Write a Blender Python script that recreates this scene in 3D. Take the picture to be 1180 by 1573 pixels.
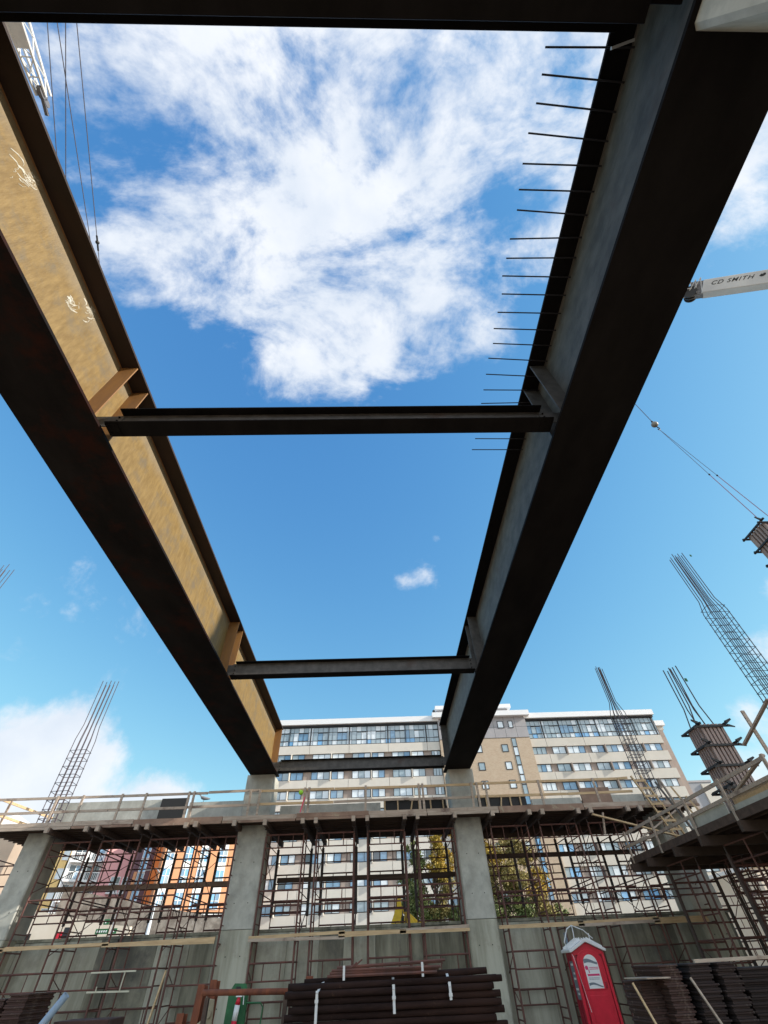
import bpy, math, random
from mathutils import Vector, Matrix, noise
random.seed(7)
S = bpy.context.scene
for o in list(bpy.data.objects): bpy.data.objects.remove(o)
COL = S.collection
# ------------------------------------------------------------------ camera
cam = bpy.data.objects.new('camera', bpy.data.cameras.new('camera')); COL.objects.link(cam)
R_, D_, F_ = (0.99944140, -0.00834564, -0.03236105), (-0.01581448, 0.73493781, -0.67795008), (0.02944128, 0.67808315, 0.73439530)
cam.matrix_world = Matrix(((R_[0], -D_[0], -F_[0], 0), (R_[1], -D_[1], -F_[1], 0), (R_[2], -D_[2], -F_[2], 1.6), (0, 0, 0, 1)))
cam.data.sensor_fit = 'HORIZONTAL'; cam.data.sensor_width = 36; cam.data.lens = 36 * 650 / 1180
cam.data.clip_start = 0.05; cam.data.clip_end = 3000
S.camera = cam
# ------------------------------------------------------------------ light
SUN_EL, SUN_AZ = 24.0, 101.0          # azimuth clockwise from +Y
sd = Vector((math.sin(math.radians(SUN_AZ)) * math.cos(math.radians(SUN_EL)), math.cos(math.radians(SUN_AZ)) * math.cos(math.radians(SUN_EL)), math.sin(math.radians(SUN_EL))))
sun = bpy.data.objects.new('sun', bpy.data.lights.new('sun', 'SUN')); COL.objects.link(sun)
sun.data.energy = 3.9; sun.data.angle = math.radians(0.5); sun.data.color = (1.0, 0.93, 0.82)
sun.rotation_euler = sd.to_track_quat('Z', 'Y').to_euler()
S.view_settings.view_transform = 'Standard'; S.view_settings.look = 'None'; S.view_settings.gamma = 1
S.view_settings.exposure = 0.85
W = bpy.data.worlds.new('World'); S.world = W; W.use_nodes = True
CLOUD_SEED = (4.37, 8.11, 12.7)
def make_world():
    nt = W.node_tree; N = nt.nodes; L = nt.links; N.clear()
    def n(t, **k):
        x = N.new(t)
        for a, b in k.items(): setattr(x, a, b)
        return x
    def m(op, a, b=None, c=None):
        x = n('ShaderNodeMath', operation=op)
        for i, v in enumerate((a, b, c)):
            if v is None: continue
            if isinstance(v, (int, float)): x.inputs[i].default_value = v
            else: L.new(v, x.inputs[i])
        return x.outputs[0]
    out = n('ShaderNodeOutputWorld'); bg = n('ShaderNodeBackground'); L.new(bg.outputs[0], out.inputs[0])
    sky = n('ShaderNodeTexSky', sky_type='NISHITA', sun_disc=False)
    sky.sun_elevation = math.radians(SUN_EL); sky.sun_rotation = math.radians(SUN_AZ)
    sky.air_density = 1.0; sky.dust_density = 0.25; sky.ozone_density = 2.2
    hsv = n('ShaderNodeHueSaturation'); hsv.inputs['Hue'].default_value = 0.492; hsv.inputs['Saturation'].default_value = 1.12; hsv.inputs['Value'].default_value = 1.35
    L.new(sky.outputs[0], hsv.inputs['Color'])
    mul = n('ShaderNodeMix', data_type='RGBA', blend_type='MULTIPLY'); mul.inputs[0].default_value = 1.0; L.new(hsv.outputs[0], mul.inputs[6]); mul.inputs[7].default_value = (0.86, 1.22, 1.36, 1)
    gam = n('ShaderNodeGamma'); gam.inputs[1].default_value = 0.70; L.new(mul.outputs[2], gam.inputs[0])
    mu2 = n('ShaderNodeMix', data_type='RGBA', blend_type='MULTIPLY'); mu2.inputs[0].default_value = 1.0; L.new(gam.outputs[0], mu2.inputs[6]); mu2.inputs[7].default_value = (0.84, 1.19, 1.47, 1)
    tc = n('ShaderNodeTexCoord'); G = tc.outputs['Generated']
    def noi(vec, sc, det, rough, dist=0.0):
        x = n('ShaderNodeTexNoise'); x.inputs['Scale'].default_value = sc; x.inputs['Detail'].default_value = det
        x.inputs['Roughness'].default_value = rough; x.inputs['Distortion'].default_value = dist; L.new(vec, x.inputs['Vector']); return x.outputs['Fac']
    mp = n('ShaderNodeMapping'); mp.inputs['Rotation'].default_value = (0, 0, math.radians(35)); mp.inputs['Location'].default_value = CLOUD_SEED; mp.inputs['Scale'].default_value = (1.0, 1.6, 1.3); L.new(G, mp.inputs[0])
    f1 = noi(mp.outputs[0], 3.1, 13, 0.62, 0.35)
    f2 = noi(mp.outputs[0], 11.0, 8, 0.6, 0.5)
    blobs = [((0.0, -0.85, 0.5), 0.75, 0.5), ((-0.5, -0.6, 0.6), 0.45, 0.4), ((0.5, -0.6, 0.6), 0.45, 0.4),  # these three: unseen clouds added behind the camera as fill light
        ((0.04, 0.04, 1.0), 0.30, 0.50), ((-0.12, 0.22, 0.96), 0.22, 0.48), ((0.10, 0.26, 0.95), 0.20, 0.50), ((-0.05, 0.36, 0.92), 0.12, 0.42), ((-0.33, 0.0, 0.94), 0.24, 0.34),
        ((-0.43, 0.17, 0.885), 0.09, 0.50), ((0.34, 0.0, 0.95), 0.12, 0.50), ((0.36, 0.14, 0.93), 0.10, 0.50), ((0.17, 0.30, 0.93), 0.12, 0.4), ((-0.22, 0.10, 0.96), 0.16, 0.4),
        ((0.61, 0.05, 0.79), 0.13, 0.50), ((0.067, 0.787, 0.613), 0.032, 0.66), ((0.126, 0.774, 0.620), 0.040, 0.66), ((0.150, 0.714, 0.684), 0.018, 0.3),
        ((-0.62, 0.66, 0.42), 0.07, 0.40), ((-0.60, 0.745, 0.29), 0.065, 0.74), ((-0.53, 0.80, 0.285), 0.055, 0.70), ((-0.46, 0.845, 0.28), 0.035, 0.45), ((-0.41, 0.885, 0.215), 0.055, 0.72), ((-0.35, 0.915, 0.215), 0.045, 0.66), ((-0.59, 0.785, 0.19), 0.06, 0.74), ((-0.5, 0.845, 0.195), 0.06, 0.72), ((-0.5, 0.86, 0.10), 0.10, 0.7),
        ((0.67, 0.655, 0.35), 0.045, 0.55), ((0.69, 0.59, 0.42), 0.03, 0.5), ((0.63, 0.72, 0.28), 0.035, 0.5), ((0.62, 0.76, 0.18), 0.10, 0.62),
        ((0.245, 0.10, 0.965), 0.055, -0.5), ((-0.25, -0.05, 0.97), 0.05, -0.2), ((0.15, 0.55, 0.82), 0.22, -0.30), ((-0.25, 0.62, 0.74), 0.26, -0.30), ((-0.05, 0.85, 0.5), 0.3, -0.3), ((0.45, 0.5, 0.74), 0.25, -0.4), ((0.4, 0.82, 0.35), 0.22, -0.35), ((-0.6, 0.45, 0.6), 0.2, -0.25), ((-0.02, 0.95, 0.30), 0.25, -0.3)]
    tot = None; low = None
    for (d, rad, wgt) in blobs:
        dn = n('ShaderNodeVectorMath', operation='DISTANCE'); L.new(G, dn.inputs[0]); dn.inputs[1].default_value = Vector(d).normalized()
        q = m('DIVIDE', dn.outputs['Value'], rad); q = m('MULTIPLY', q, q); q = m('MULTIPLY', q, -1.0)
        e = m('POWER', 2.71828, q); e = m('MULTIPLY', e, wgt)
        if d[2] < 0.45 and wgt > 0 and d[1] > 0: low = e if low is None else m('ADD', low, e)
        else: tot = e if tot is None else m('ADD', tot, e)
    tot = m('MINIMUM', tot, 0.47); tot = m('MAXIMUM', tot, -0.35); tot = m('ADD', tot, m('MINIMUM', low, 0.92))
    v = m('MULTIPLY_ADD', f1, 2.5, -0.62); f4 = noi(G, 34.0, 6, 0.6, 0.6); v2 = m('MULTIPLY', f2, 0.42); v = m('ADD', v, v2); v = m('ADD', v, m('MULTIPLY_ADD', f4, 0.28, -0.14)); v = m('ADD', v, tot)
    mr = n('ShaderNodeMapRange', interpolation_type='SMOOTHSTEP'); L.new(v, mr.inputs['Value'])
    mr.inputs['From Min'].default_value = 0.98; mr.inputs['From Max'].default_value = 1.58
    cov = m('MULTIPLY', mr.outputs['Result'], 0.96)
    f3 = noi(G, 6.0, 6, 0.55)
    cr = n('ShaderNodeMapRange'); L.new(f3, cr.inputs['Value']); cr.inputs['From Min'].default_value = 0.3; cr.inputs['From Max'].default_value = 0.75
    mc = n('ShaderNodeMix', data_type='RGBA'); L.new(cr.outputs['Result'], mc.inputs[0]); mc.inputs[6].default_value = (4.3, 4.75, 5.4, 1); mc.inputs[7].default_value = (6.0, 6.1, 6.25, 1)
    sp = n('ShaderNodeSeparateXYZ'); L.new(G, sp.inputs[0]); bk = n('ShaderNodeMapRange', interpolation_type='SMOOTHSTEP'); L.new(sp.outputs['Y'], bk.inputs['Value']); bk.inputs['From Min'].default_value = -0.15; bk.inputs['From Max'].default_value = -0.7; bk.inputs['To Min'].default_value = 1.0; bk.inputs['To Max'].default_value = 2.1      # unseen clouds behind the camera, brightened to fill the faces turned to them
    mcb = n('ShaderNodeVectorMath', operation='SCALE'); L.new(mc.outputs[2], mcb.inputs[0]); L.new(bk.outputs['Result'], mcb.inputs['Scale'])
    mx = n('ShaderNodeMix', data_type='RGBA'); L.new(cov, mx.inputs[0]); sc = n('ShaderNodeSeparateColor'); L.new(mu2.outputs[2], sc.inputs[0]); cc = n('ShaderNodeCombineColor')
    for ch, ex, kk in ((0, 1.55, 1.418), (1, 1.16, 0.914), (2, 0.60, 1.70)): L.new(m('MULTIPLY', m('POWER', sc.outputs[ch], ex), kk), cc.inputs[ch])
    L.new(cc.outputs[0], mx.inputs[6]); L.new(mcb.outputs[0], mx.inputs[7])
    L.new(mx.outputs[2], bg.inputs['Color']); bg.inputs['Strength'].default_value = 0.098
make_world()
# ------------------------------------------------------------------ materials
def mat(name, col, rough=0.7, metal=0.0, col2=None, scale=3.0, detail=6.0, lo=0.35, hi=0.65, stretch=(1, 1, 1), bump=0.0, bscale=20.0, col3=None, scale3=1.0, lo3=0.55, hi3=0.7, spec=0.4, trans=0.0):
    M = bpy.data.materials.new(name); M.use_nodes = True; nt = M.node_tree; N = nt.nodes; L = nt.links
    b = N['Principled BSDF']; b.inputs['Roughness'].default_value = rough; b.inputs['Metallic'].default_value = metal; b.inputs['Specular IOR Level'].default_value = spec
    b.inputs['Base Color'].default_value = (*col, 1)
    tc = N.new('ShaderNodeTexCoord'); mp = N.new('ShaderNodeMapping'); mp.inputs['Scale'].default_value = stretch; L.new(tc.outputs['Object'], mp.inputs[0])
    cur = None
    if col2:
        no = N.new('ShaderNodeTexNoise'); no.inputs['Scale'].default_value = scale; no.inputs['Detail'].default_value = detail; no.inputs['Roughness'].default_value = 0.62
        L.new(mp.outputs[0], no.inputs['Vector'])
        r = N.new('ShaderNodeMapRange'); r.inputs['From Min'].default_value = lo; r.inputs['From Max'].default_value = hi; L.new(no.outputs['Fac'], r.inputs['Value'])
        x = N.new('ShaderNodeMix'); x.data_type = 'RGBA'; L.new(r.outputs[0], x.inputs[0]); x.inputs[6].default_value = (*col, 1); x.inputs[7].default_value = (*col2, 1); cur = x.outputs[2]
    if col3:
        no = N.new('ShaderNodeTexNoise'); no.inputs['Scale'].default_value = scale3; no.inputs['Detail'].default_value = 9; no.inputs['Roughness'].default_value = 0.7
        L.new(tc.outputs['Object'], no.inputs['Vector'])
        r = N.new('ShaderNodeMapRange'); r.inputs['From Min'].default_value = lo3; r.inputs['From Max'].default_value = hi3; L.new(no.outputs['Fac'], r.inputs['Value'])
        x = N.new('ShaderNodeMix'); x.data_type = 'RGBA'; L.new(r.outputs[0], x.inputs[0])
        if cur: L.new(cur, x.inputs[6])
        else: x.inputs[6].default_value = (*col, 1)
        x.inputs[7].default_value = (*col3, 1); cur = x.outputs[2]
    if cur: L.new(cur, b.inputs['Base Color'])
    if bump:
        no = N.new('ShaderNodeTexNoise'); no.inputs['Scale'].default_value = bscale; no.inputs['Detail'].default_value = 5; L.new(mp.outputs[0], no.inputs['Vector'])
        bp = N.new('ShaderNodeBump'); bp.inputs['Strength'].default_value = bump; bp.inputs['Distance'].default_value = 0.02; L.new(no.outputs['Fac'], bp.inputs['Height']); L.new(bp.outputs[0], b.inputs['Normal'])
    return M
m_steel = mat('dark_mill_steel', (0.048, 0.044, 0.040), 0.55, 0.0, (0.09, 0.083, 0.076), 2.2, stretch=(2, 0.5, 2), col3=(0.06, 0.035, 0.025), scale3=0.9, lo3=0.6, hi3=0.75, bump=0.1)
m_steel_shade = mat('shaded_mill_steel', (0.006, 0.0052, 0.0052), 0.7, 0.0, (0.012, 0.0105, 0.0105), 1.4, stretch=(1, 0.4, 1), spec=0.06)  # underside shade is put into the colour of flanges and near beam
m_rust_shade = mat('shaded_rusty_steel', (0.007, 0.006, 0.006), 0.7, 0.0, (0.016, 0.0135, 0.013), 1.2, stretch=(1, 0.4, 1), col3=(0.028, 0.010, 0.007), scale3=1.1, lo3=0.5, hi3=0.64, spec=0.06, bump=0.1)  # girder underside shade put into the base colour, rust patches over it
m_web_grey = mat('grey_web_steel', (0.058, 0.054, 0.048), 0.6, 0.0, (0.11, 0.104, 0.095), 5.0, detail=11, lo=0.36, hi=0.66, stretch=(1, 0.5, 1.0), col3=(0.075, 0.058, 0.048), scale3=1.1, bump=0.15, bscale=30)
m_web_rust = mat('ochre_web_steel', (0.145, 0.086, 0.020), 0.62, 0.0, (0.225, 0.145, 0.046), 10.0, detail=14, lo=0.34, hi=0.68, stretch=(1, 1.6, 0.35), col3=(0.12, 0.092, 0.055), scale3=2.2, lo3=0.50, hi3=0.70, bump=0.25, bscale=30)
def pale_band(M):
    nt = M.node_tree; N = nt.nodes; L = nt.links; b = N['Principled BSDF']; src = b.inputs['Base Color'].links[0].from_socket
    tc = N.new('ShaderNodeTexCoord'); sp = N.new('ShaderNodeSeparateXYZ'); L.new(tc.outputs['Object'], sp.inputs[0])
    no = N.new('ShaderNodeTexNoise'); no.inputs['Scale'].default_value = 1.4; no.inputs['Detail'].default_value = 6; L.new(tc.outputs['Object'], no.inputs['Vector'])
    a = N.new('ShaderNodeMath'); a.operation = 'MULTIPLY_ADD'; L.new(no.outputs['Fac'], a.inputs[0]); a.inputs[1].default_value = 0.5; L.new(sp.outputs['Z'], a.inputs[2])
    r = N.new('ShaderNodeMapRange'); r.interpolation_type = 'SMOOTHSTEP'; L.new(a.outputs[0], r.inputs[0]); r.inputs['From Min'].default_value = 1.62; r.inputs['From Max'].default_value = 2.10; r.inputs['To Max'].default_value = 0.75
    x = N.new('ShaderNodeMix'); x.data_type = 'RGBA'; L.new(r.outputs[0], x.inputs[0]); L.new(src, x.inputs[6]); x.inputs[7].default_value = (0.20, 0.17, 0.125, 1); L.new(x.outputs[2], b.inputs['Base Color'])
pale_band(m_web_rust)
m_stiff_rust = mat('orange_rust_steel', (0.26, 0.125, 0.035), 0.65, 0.0, (0.2, 0.1, 0.04), 4, stretch=(2, 2, 0.4))
m_flange_rust_shade = mat('shaded_rust_steel', (0.017, 0.010, 0.008), 0.75, 0.0, (0.03, 0.015, 0.011), 3, stretch=(1, 0.4, 1))  # rust tint, blackened by the shade painted in for the top flange
m_chalk = mat('white_chalk', (0.50, 0.48, 0.42), 0.9, 0.0, (0.30, 0.26, 0.19), 14, lo=0.4, hi=0.6)
m_conc = mat('grey_concrete', (0.35, 0.345, 0.305), 0.9, 0.0, (0.48, 0.48, 0.43), 1.8, detail=11, lo=0.38, hi=0.62, stretch=(1, 1, 0.7), col3=(0.235, 0.24, 0.225), scale3=0.9, lo3=0.5, hi3=0.75, bump=0.15, bscale=9)
m_wall = mat('streaked_wall_concrete', (0.12, 0.115, 0.085), 0.9, 0.0, (0.31, 0.30, 0.23), 0.9, detail=11, lo=0.36, hi=0.62, stretch=(2.4, 1, 0.35), col3=(0.09, 0.088, 0.08), scale3=0.6, lo3=0.48, hi3=0.7, bump=0.2, bscale=7)
m_wall2 = mat('pale_wall_concrete', (0.29, 0.285, 0.225), 0.9, 0.0, (0.44, 0.435, 0.36), 0.9, detail=11, lo=0.38, hi=0.6, stretch=(2.6, 1, 0.3), col3=(0.20, 0.19, 0.155), scale3=0.8, lo3=0.5, hi3=0.75, bump=0.2, bscale=7)
m_scaf = mat('oxide_red_tube', (0.15, 0.062, 0.048), 0.7, 0.0, (0.085, 0.044, 0.038), 3)
m_shore = mat('dark_shore_tube', (0.035, 0.026, 0.024), 0.6, 0.0, (0.06, 0.035, 0.03), 3)
m_tim_new = mat('fresh_timber', (0.60, 0.44, 0.26), 0.8, 0.0, (0.46, 0.32, 0.18), 3, stretch=(0.6, 5, 5))
m_tim_old = mat('weathered_timber', (0.33, 0.26, 0.205), 0.85, 0.0, (0.46, 0.38, 0.31), 3, stretch=(0.6, 5, 5), col3=(0.12, 0.075, 0.06), scale3=1.1)
m_tim_dark = mat('shade_dark_timber', (0.055, 0.036, 0.028), 0.85, 0.0, (0.10, 0.066, 0.05), 2, stretch=(0.5, 4, 4))  # timber colour lowered to carry the shade beneath the deck
m_ply = mat('formwork_plywood', (0.20, 0.125, 0.09), 0.8, 0.0, (0.31, 0.21, 0.155), 1.5, col3=(0.34, 0.28, 0.2), scale3=1.6, lo3=0.58, hi3=0.64)
m_dkply = mat('shaded_deck_timber', (0.045, 0.03, 0.022), 0.9, 0.0, (0.075, 0.05, 0.038), 2)  # right platform's underside shade is painted into this timber colour
m_plyblack = mat('black_formply', (0.018, 0.017, 0.016), 0.6)
m_rebar = mat('rebar_steel', (0.055, 0.055, 0.075), 0.6, 0.0, (0.09, 0.06, 0.06), 4)
m_dowel = mat('dark_bar', (0.02, 0.018, 0.022), 0.7)
m_white = mat('white_paint', (0.74, 0.75, 0.75), 0.5, 0.0, (0.62, 0.64, 0.66), 2)
m_cranewhite = mat('crane_white_paint', (0.62, 0.63, 0.64), 0.45, 0.0, (0.5, 0.51, 0.53), 0.6)
m_wire = mat('steel_wire', (0.10, 0.10, 0.13), 0.5)
m_black = mat('black_metal', (0.02, 0.02, 0.022), 0.5)
m_red = mat('red_plastic', (0.62, 0.014, 0.04), 0.38, 0.0, (0.52, 0.012, 0.032), 4)
m_redshade = mat('shaded_red_plastic', (0.30, 0.012, 0.03), 0.4)  # the toilet's red with the shade of its sides put into the colour
m_signwhite = mat('sign_white', (0.75, 0.76, 0.77), 0.5)
m_signgrey = mat('sign_grey', (0.16, 0.20, 0.24), 0.5)
m_signpink = mat('sign_pink', (0.60, 0.04, 0.16), 0.5)
m_green = mat('green_paint', (0.025, 0.15, 0.055), 0.5, 0.0, (0.015, 0.09, 0.035), 5)
m_pipe = mat('dark_rusty_pipe', (0.012, 0.0065, 0.006), 0.9, 0.0, (0.034, 0.018, 0.015), 2.2, stretch=(0.5, 2, 2), spec=0.15, bump=0.3, col3=(0.12, 0.07, 0.045), scale3=2.4, lo3=0.62, hi3=0.72)
m_hollow = mat('pipe_bore', (0.006, 0.006, 0.006), 0.9)
m_strap = mat('galvanised_strap', (0.6, 0.62, 0.64), 0.4)
m_pile = mat('orange_rusty_pile', (0.24, 0.075, 0.035), 0.8, 0.0, (0.12, 0.04, 0.025), 3, stretch=(2, 2, 0.5))
m_form = mat('rusty_form_panel', (0.06, 0.026, 0.02), 0.8, 0.0, (0.06, 0.035, 0.03), 2.5, stretch=(0.6, 2, 2), col3=(0.2, 0.15, 0.12), scale3=3)
m_formdark = mat('dark_form_panel', (0.013, 0.009, 0.009), 0.85, 0.0, (0.036, 0.022, 0.02), 2.5, stretch=(0.6, 2, 2), col3=(0.16, 0.14, 0.12), scale3=4, lo3=0.6)
m_dirt = mat('pit_dirt', (0.28, 0.21, 0.145), 0.95, 0.0, (0.35, 0.265, 0.185), 0.5, bump=0.4, bscale=3)
m_street = mat('street_ground', (0.16, 0.155, 0.15), 0.95, 0.0, (0.2, 0.19, 0.18), 0.2)
m_bluepipe = mat('pale_blue_pipe', (0.27, 0.35, 0.45), 0.4)
m_panel = mat('precast_panel', (0.56, 0.53, 0.475), 0.9, 0.0, (0.62, 0.59, 0.53), 0.5, col3=(0.47, 0.45, 0.42), scale3=0.25, lo3=0.55, hi3=0.8)
m_panel2 = mat('precast_panel_grey', (0.50, 0.475, 0.42), 0.9, 0.0, (0.56, 0.53, 0.475), 0.5, col3=(0.44, 0.42, 0.38), scale3=0.25, lo3=0.55, hi3=0.8)
m_taupe = mat('taupe_panel', (0.30, 0.245, 0.215), 0.9, 0.0, (0.35, 0.29, 0.25), 0.8)
m_fascia = mat('white_fascia', (0.74, 0.75, 0.76), 0.6)
m_frame = mat('black_window_frame', (0.018, 0.019, 0.022), 0.5)
m_greymetal = mat('grey_metal_cladding', (0.30, 0.29, 0.30), 0.6, 0.0, (0.34, 0.33, 0.34), 0.6)
m_greyblock = mat('grey_blank_wall', (0.27, 0.28, 0.30), 0.9, 0.0, (0.31, 0.32, 0.34), 0.2)
def glass(name, col, rough=0.08):
    M = mat(name, col, rough, 0.0, tuple(c * 1.25 for c in col), 0.35, spec=0.9); return M
g_blue = glass('blue_glass', (0.13, 0.24, 0.36)); g_dark = glass('dark_glass', (0.035, 0.05, 0.065)); g_pale = glass('pale_glass', (0.58, 0.64, 0.68)); g_mid = glass('mid_glass', (0.27, 0.34, 0.38)); g_sky = glass('sky_glass', (0.16, 0.36, 0.6))
def brick_mat():
    M = bpy.data.materials.new('tan_brick'); M.use_nodes = True; nt = M.node_tree; N = nt.nodes; L = nt.links; b = N['Principled BSDF']; b.inputs['Roughness'].default_value = 0.9
    tc = N.new('ShaderNodeTexCoord'); mp = N.new('ShaderNodeMapping'); mp.inputs['Rotation'].default_value = (math.radians(90), 0, 0); L.new(tc.outputs['Object'], mp.inputs[0])
    br = N.new('ShaderNodeTexBrick'); br.inputs['Scale'].default_value = 2.2; br.inputs['Color1'].default_value = (0.46, 0.36, 0.26, 1); br.inputs['Color2'].default_value = (0.40, 0.30, 0.21, 1); br.inputs['Mortar'].default_value = (0.46, 0.41, 0.34, 1)
    br.inputs['Mortar Size'].default_value = 0.012; br.inputs['Row Height'].default_value = 0.22; br.inputs['Brick Width'].default_value = 0.75; L.new(mp.outputs[0], br.inputs['Vector'])
    no = N.new('ShaderNodeTexNoise'); no.inputs['Scale'].default_value = 0.9; no.inputs['Detail'].default_value = 8; L.new(tc.outputs['Object'], no.inputs['Vector'])
    x = N.new('ShaderNodeMix'); x.data_type = 'RGBA'; r = N.new('ShaderNodeMapRange'); r.inputs['From Min'].default_value = 0.4; r.inputs['From Max'].default_value = 0.7; r.inputs['To Max'].default_value = 0.5; L.new(no.outputs['Fac'], r.inputs[0]); L.new(r.outputs[0], x.inputs[0])
    L.new(br.outputs['Color'], x.inputs[6]); x.inputs[7].default_value = (0.48, 0.40, 0.30, 1); L.new(x.outputs[2], b.inputs['Base Color']); return M
m_brick = brick_mat()
def leaf_mat(name, c1, c2):
    M = mat(name, c1, 0.6, 0.0, c2, 1.2, detail=3); b = M.node_tree.nodes['Principled BSDF']
    return M
m_leafg = leaf_mat('green_leaves', (0.09, 0.12, 0.035), (0.19, 0.21, 0.06)); m_leafy = leaf_mat('yellow_leaves', (0.46, 0.30, 0.03), (0.27, 0.20, 0.035)); m_leafo = leaf_mat('olive_leaves', (0.19, 0.16, 0.05), (0.32, 0.25, 0.075))
m_bark = mat('bark', (0.06, 0.045, 0.035), 0.9)
# ------------------------------------------------------------------ mesh helpers
class MB:
    def __init__(s): s.v = []; s.f = []
    def add(s, vs, fs):
        k = len(s.v); s.v += [tuple(v) for v in vs]; s.f += [tuple(i + k for i in f) for f in fs]; return s
    def box(s, x0, x1, y0, y1, z0, z1):
        vs = [(x, y, z) for z in (z0, z1) for y in (y0, y1) for x in (x0, x1)]
        return s.add(vs, [(0, 2, 3, 1), (4, 5, 7, 6), (0, 1, 5, 4), (2, 6, 7, 3), (0, 4, 6, 2), (1, 3, 7, 5)])
    def beam(s, p, q, w, h, up=(0, 0, 1), taper=1.0):
        p = Vector(p); q = Vector(q); a = (q - p).normalized(); u = Vector(up)
        if abs(a.dot(u)) > 0.98: u = Vector((0, 1, 0))
        r = a.cross(u).normalized(); u = r.cross(a)
        vs = []
        for c, k in ((p, 1.0), (q, taper)):
            for sx, sz in ((-1, -1), (1, -1), (1, 1), (-1, 1)): vs.append(c + r * (sx * w / 2 * k) + u * (sz * h / 2 * k))
        return s.add(vs, [(0, 3, 2, 1), (4, 5, 6, 7), (0, 1, 5, 4), (1, 2, 6, 5), (2, 3, 7, 6), (3, 0, 4, 7)])
    def tube(s, pts, r, n=6, r2=None):
        pts = [Vector(p) for p in pts]; k = len(pts)
        for i, p in enumerate(pts):
            a = (pts[min(i + 1, k - 1)] - pts[max(i - 1, 0)]).normalized()
            u = Vector((0, 0, 1)) if abs(a.z) < 0.95 else Vector((0, 1, 0))
            x = a.cross(u).normalized(); y = x.cross(a); rr = r if r2 is None else r + (r2 - r) * i / (k - 1)
            for j in range(n): t = 2 * math.pi * j / n; s.v.append(tuple(p + x * math.cos(t) * rr + y * math.sin(t) * rr))
        b = len(s.v) - n * k
        for i in range(k - 1):
            for j in range(n): s.f.append((b + i * n + j, b + i * n + (j + 1) % n, b + (i + 1) * n + (j + 1) % n, b + (i + 1) * n + j))
        s.f.append(tuple(b + j for j in reversed(range(n)))); s.f.append(tuple(b + (k - 1) * n + j for j in range(n))); return s
    def prism(s, poly, a, b, axis='y'):
        n = len(poly)
        def P(u, v, w): return {'y': (u, w, v), 'x': (w, u, v), 'z': (u, v, w)}[axis]
        vs = [P(u, v, a) for u, v in poly] + [P(u, v, b) for u, v in poly]
        return s.add(vs, [tuple(range(n)), tuple(reversed(range(n, 2 * n)))] + [(i, (i + 1) % n, n + (i + 1) % n, n + i) for i in range(n)])
    def ball(s, c, r, n=12, m=8, sz=1.0):
        c = Vector(c); vs = [c + Vector((0, 0, -r * sz))]
        for i in range(1, m):
            t = -math.pi / 2 + math.pi * i / m
            for j in range(n): a = 2 * math.pi * j / n; vs.append(c + Vector((r * math.cos(t) * math.cos(a), r * math.cos(t) * math.sin(a), r * sz * math.sin(t))))
        vs.append(c + Vector((0, 0, r * sz))); fs = [(0, 1 + (j + 1) % n, 1 + j) for j in range(n)]
        for i in range(m - 2):
            for j in range(n): fs.append((1 + i * n + j, 1 + i * n + (j + 1) % n, 1 + (i + 1) * n + (j + 1) % n, 1 + (i + 1) * n + j))
        e = len(vs) - 1; fs += [(1 + (m - 2) * n + j, 1 + (m - 2) * n + (j + 1) % n, e) for j in range(n)]
        return s.add(vs, fs)
    def build(s, name, m, parent=None, smooth=False, bevel=0.0, label=None):
        me = bpy.data.meshes.new(name); off = Vector((0, 0, 0)); p = parent
        while p is not None: off += p.location; p = p.parent
        if parent is not None and parent.get('_local'): off = Vector((0, 0, 0))
        me.from_pydata([tuple(Vector(v) - off) for v in s.v], [], s.f); me.materials.append(m); me.update()
        import bmesh
        bm = bmesh.new(); bm.from_mesh(me); bmesh.ops.recalc_face_normals(bm, faces=bm.faces); bm.to_mesh(me); bm.free()
        if smooth:
            for q in me.polygons: q.use_smooth = len(q.vertices) == 4
        o = bpy.data.objects.new(name, me); COL.objects.link(o)
        if parent is not None: o.parent = parent
        if bevel: b = o.modifiers.new('bevel', 'BEVEL'); b.width = bevel; b.segments = 2; b.limit_method = 'ANGLE'
        if label: o['label'] = label
        return o
def tag(o, label, cat, group=None, kind=None):
    o['label'] = label; o['category'] = cat
    if group: o['group'] = group
    if kind: o['kind'] = kind
    return o
def thing(name, label, cat, loc=(0, 0, 0), group=None):
    o = bpy.data.objects.new(name, None); COL.objects.link(o); o.location = loc; o.empty_display_size = 0.2
    return tag(o, label, cat, group)
def solo(mb, name, m, label, cat, loc, group=None, **k):
    """one-mesh thing whose origin sits at its base"""
    loc = Vector(loc); mb.v = [tuple(Vector(v) - loc) for v in mb.v]
    o = mb.build(name, m, None, **k); o.location = loc; return tag(o, label, cat, group)
def structure(mb, name, m):
    o = mb.build(name, m); o['kind'] = 'structure'; return o
def kids(o): return [c for c in bpy.data.objects if c.parent == o]
def copy_tree(o, parent=None):
    c = o.copy(); COL.objects.link(c); c.parent = parent
    for ch in kids(o): copy_tree(ch, c)
    return c
def jit(a): return random.uniform(-a, a)
ORD = ['first', 'second', 'third', 'fourth', 'fifth', 'sixth', 'seventh', 'eighth', 'ninth', 'tenth', 'eleventh', 'twelfth', 'thirteenth', 'fourteenth', 'fifteenth', 'sixteenth', 'seventeenth', 'eighteenth', 'nineteenth', 'twentieth']
# ================================================================== SETTING
g = MB(); g.box(-400, 400, -400, 23.02, -0.4, 0.0); g.box(14.0, 700, 23.02, 900, -0.4, 0.0); structure(g, 'ground', m_dirt)
g = MB(); g.box(-700, 13.9, 23.12, 900, -0.4, 2.0); structure(g, 'street_ground', m_street)
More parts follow.
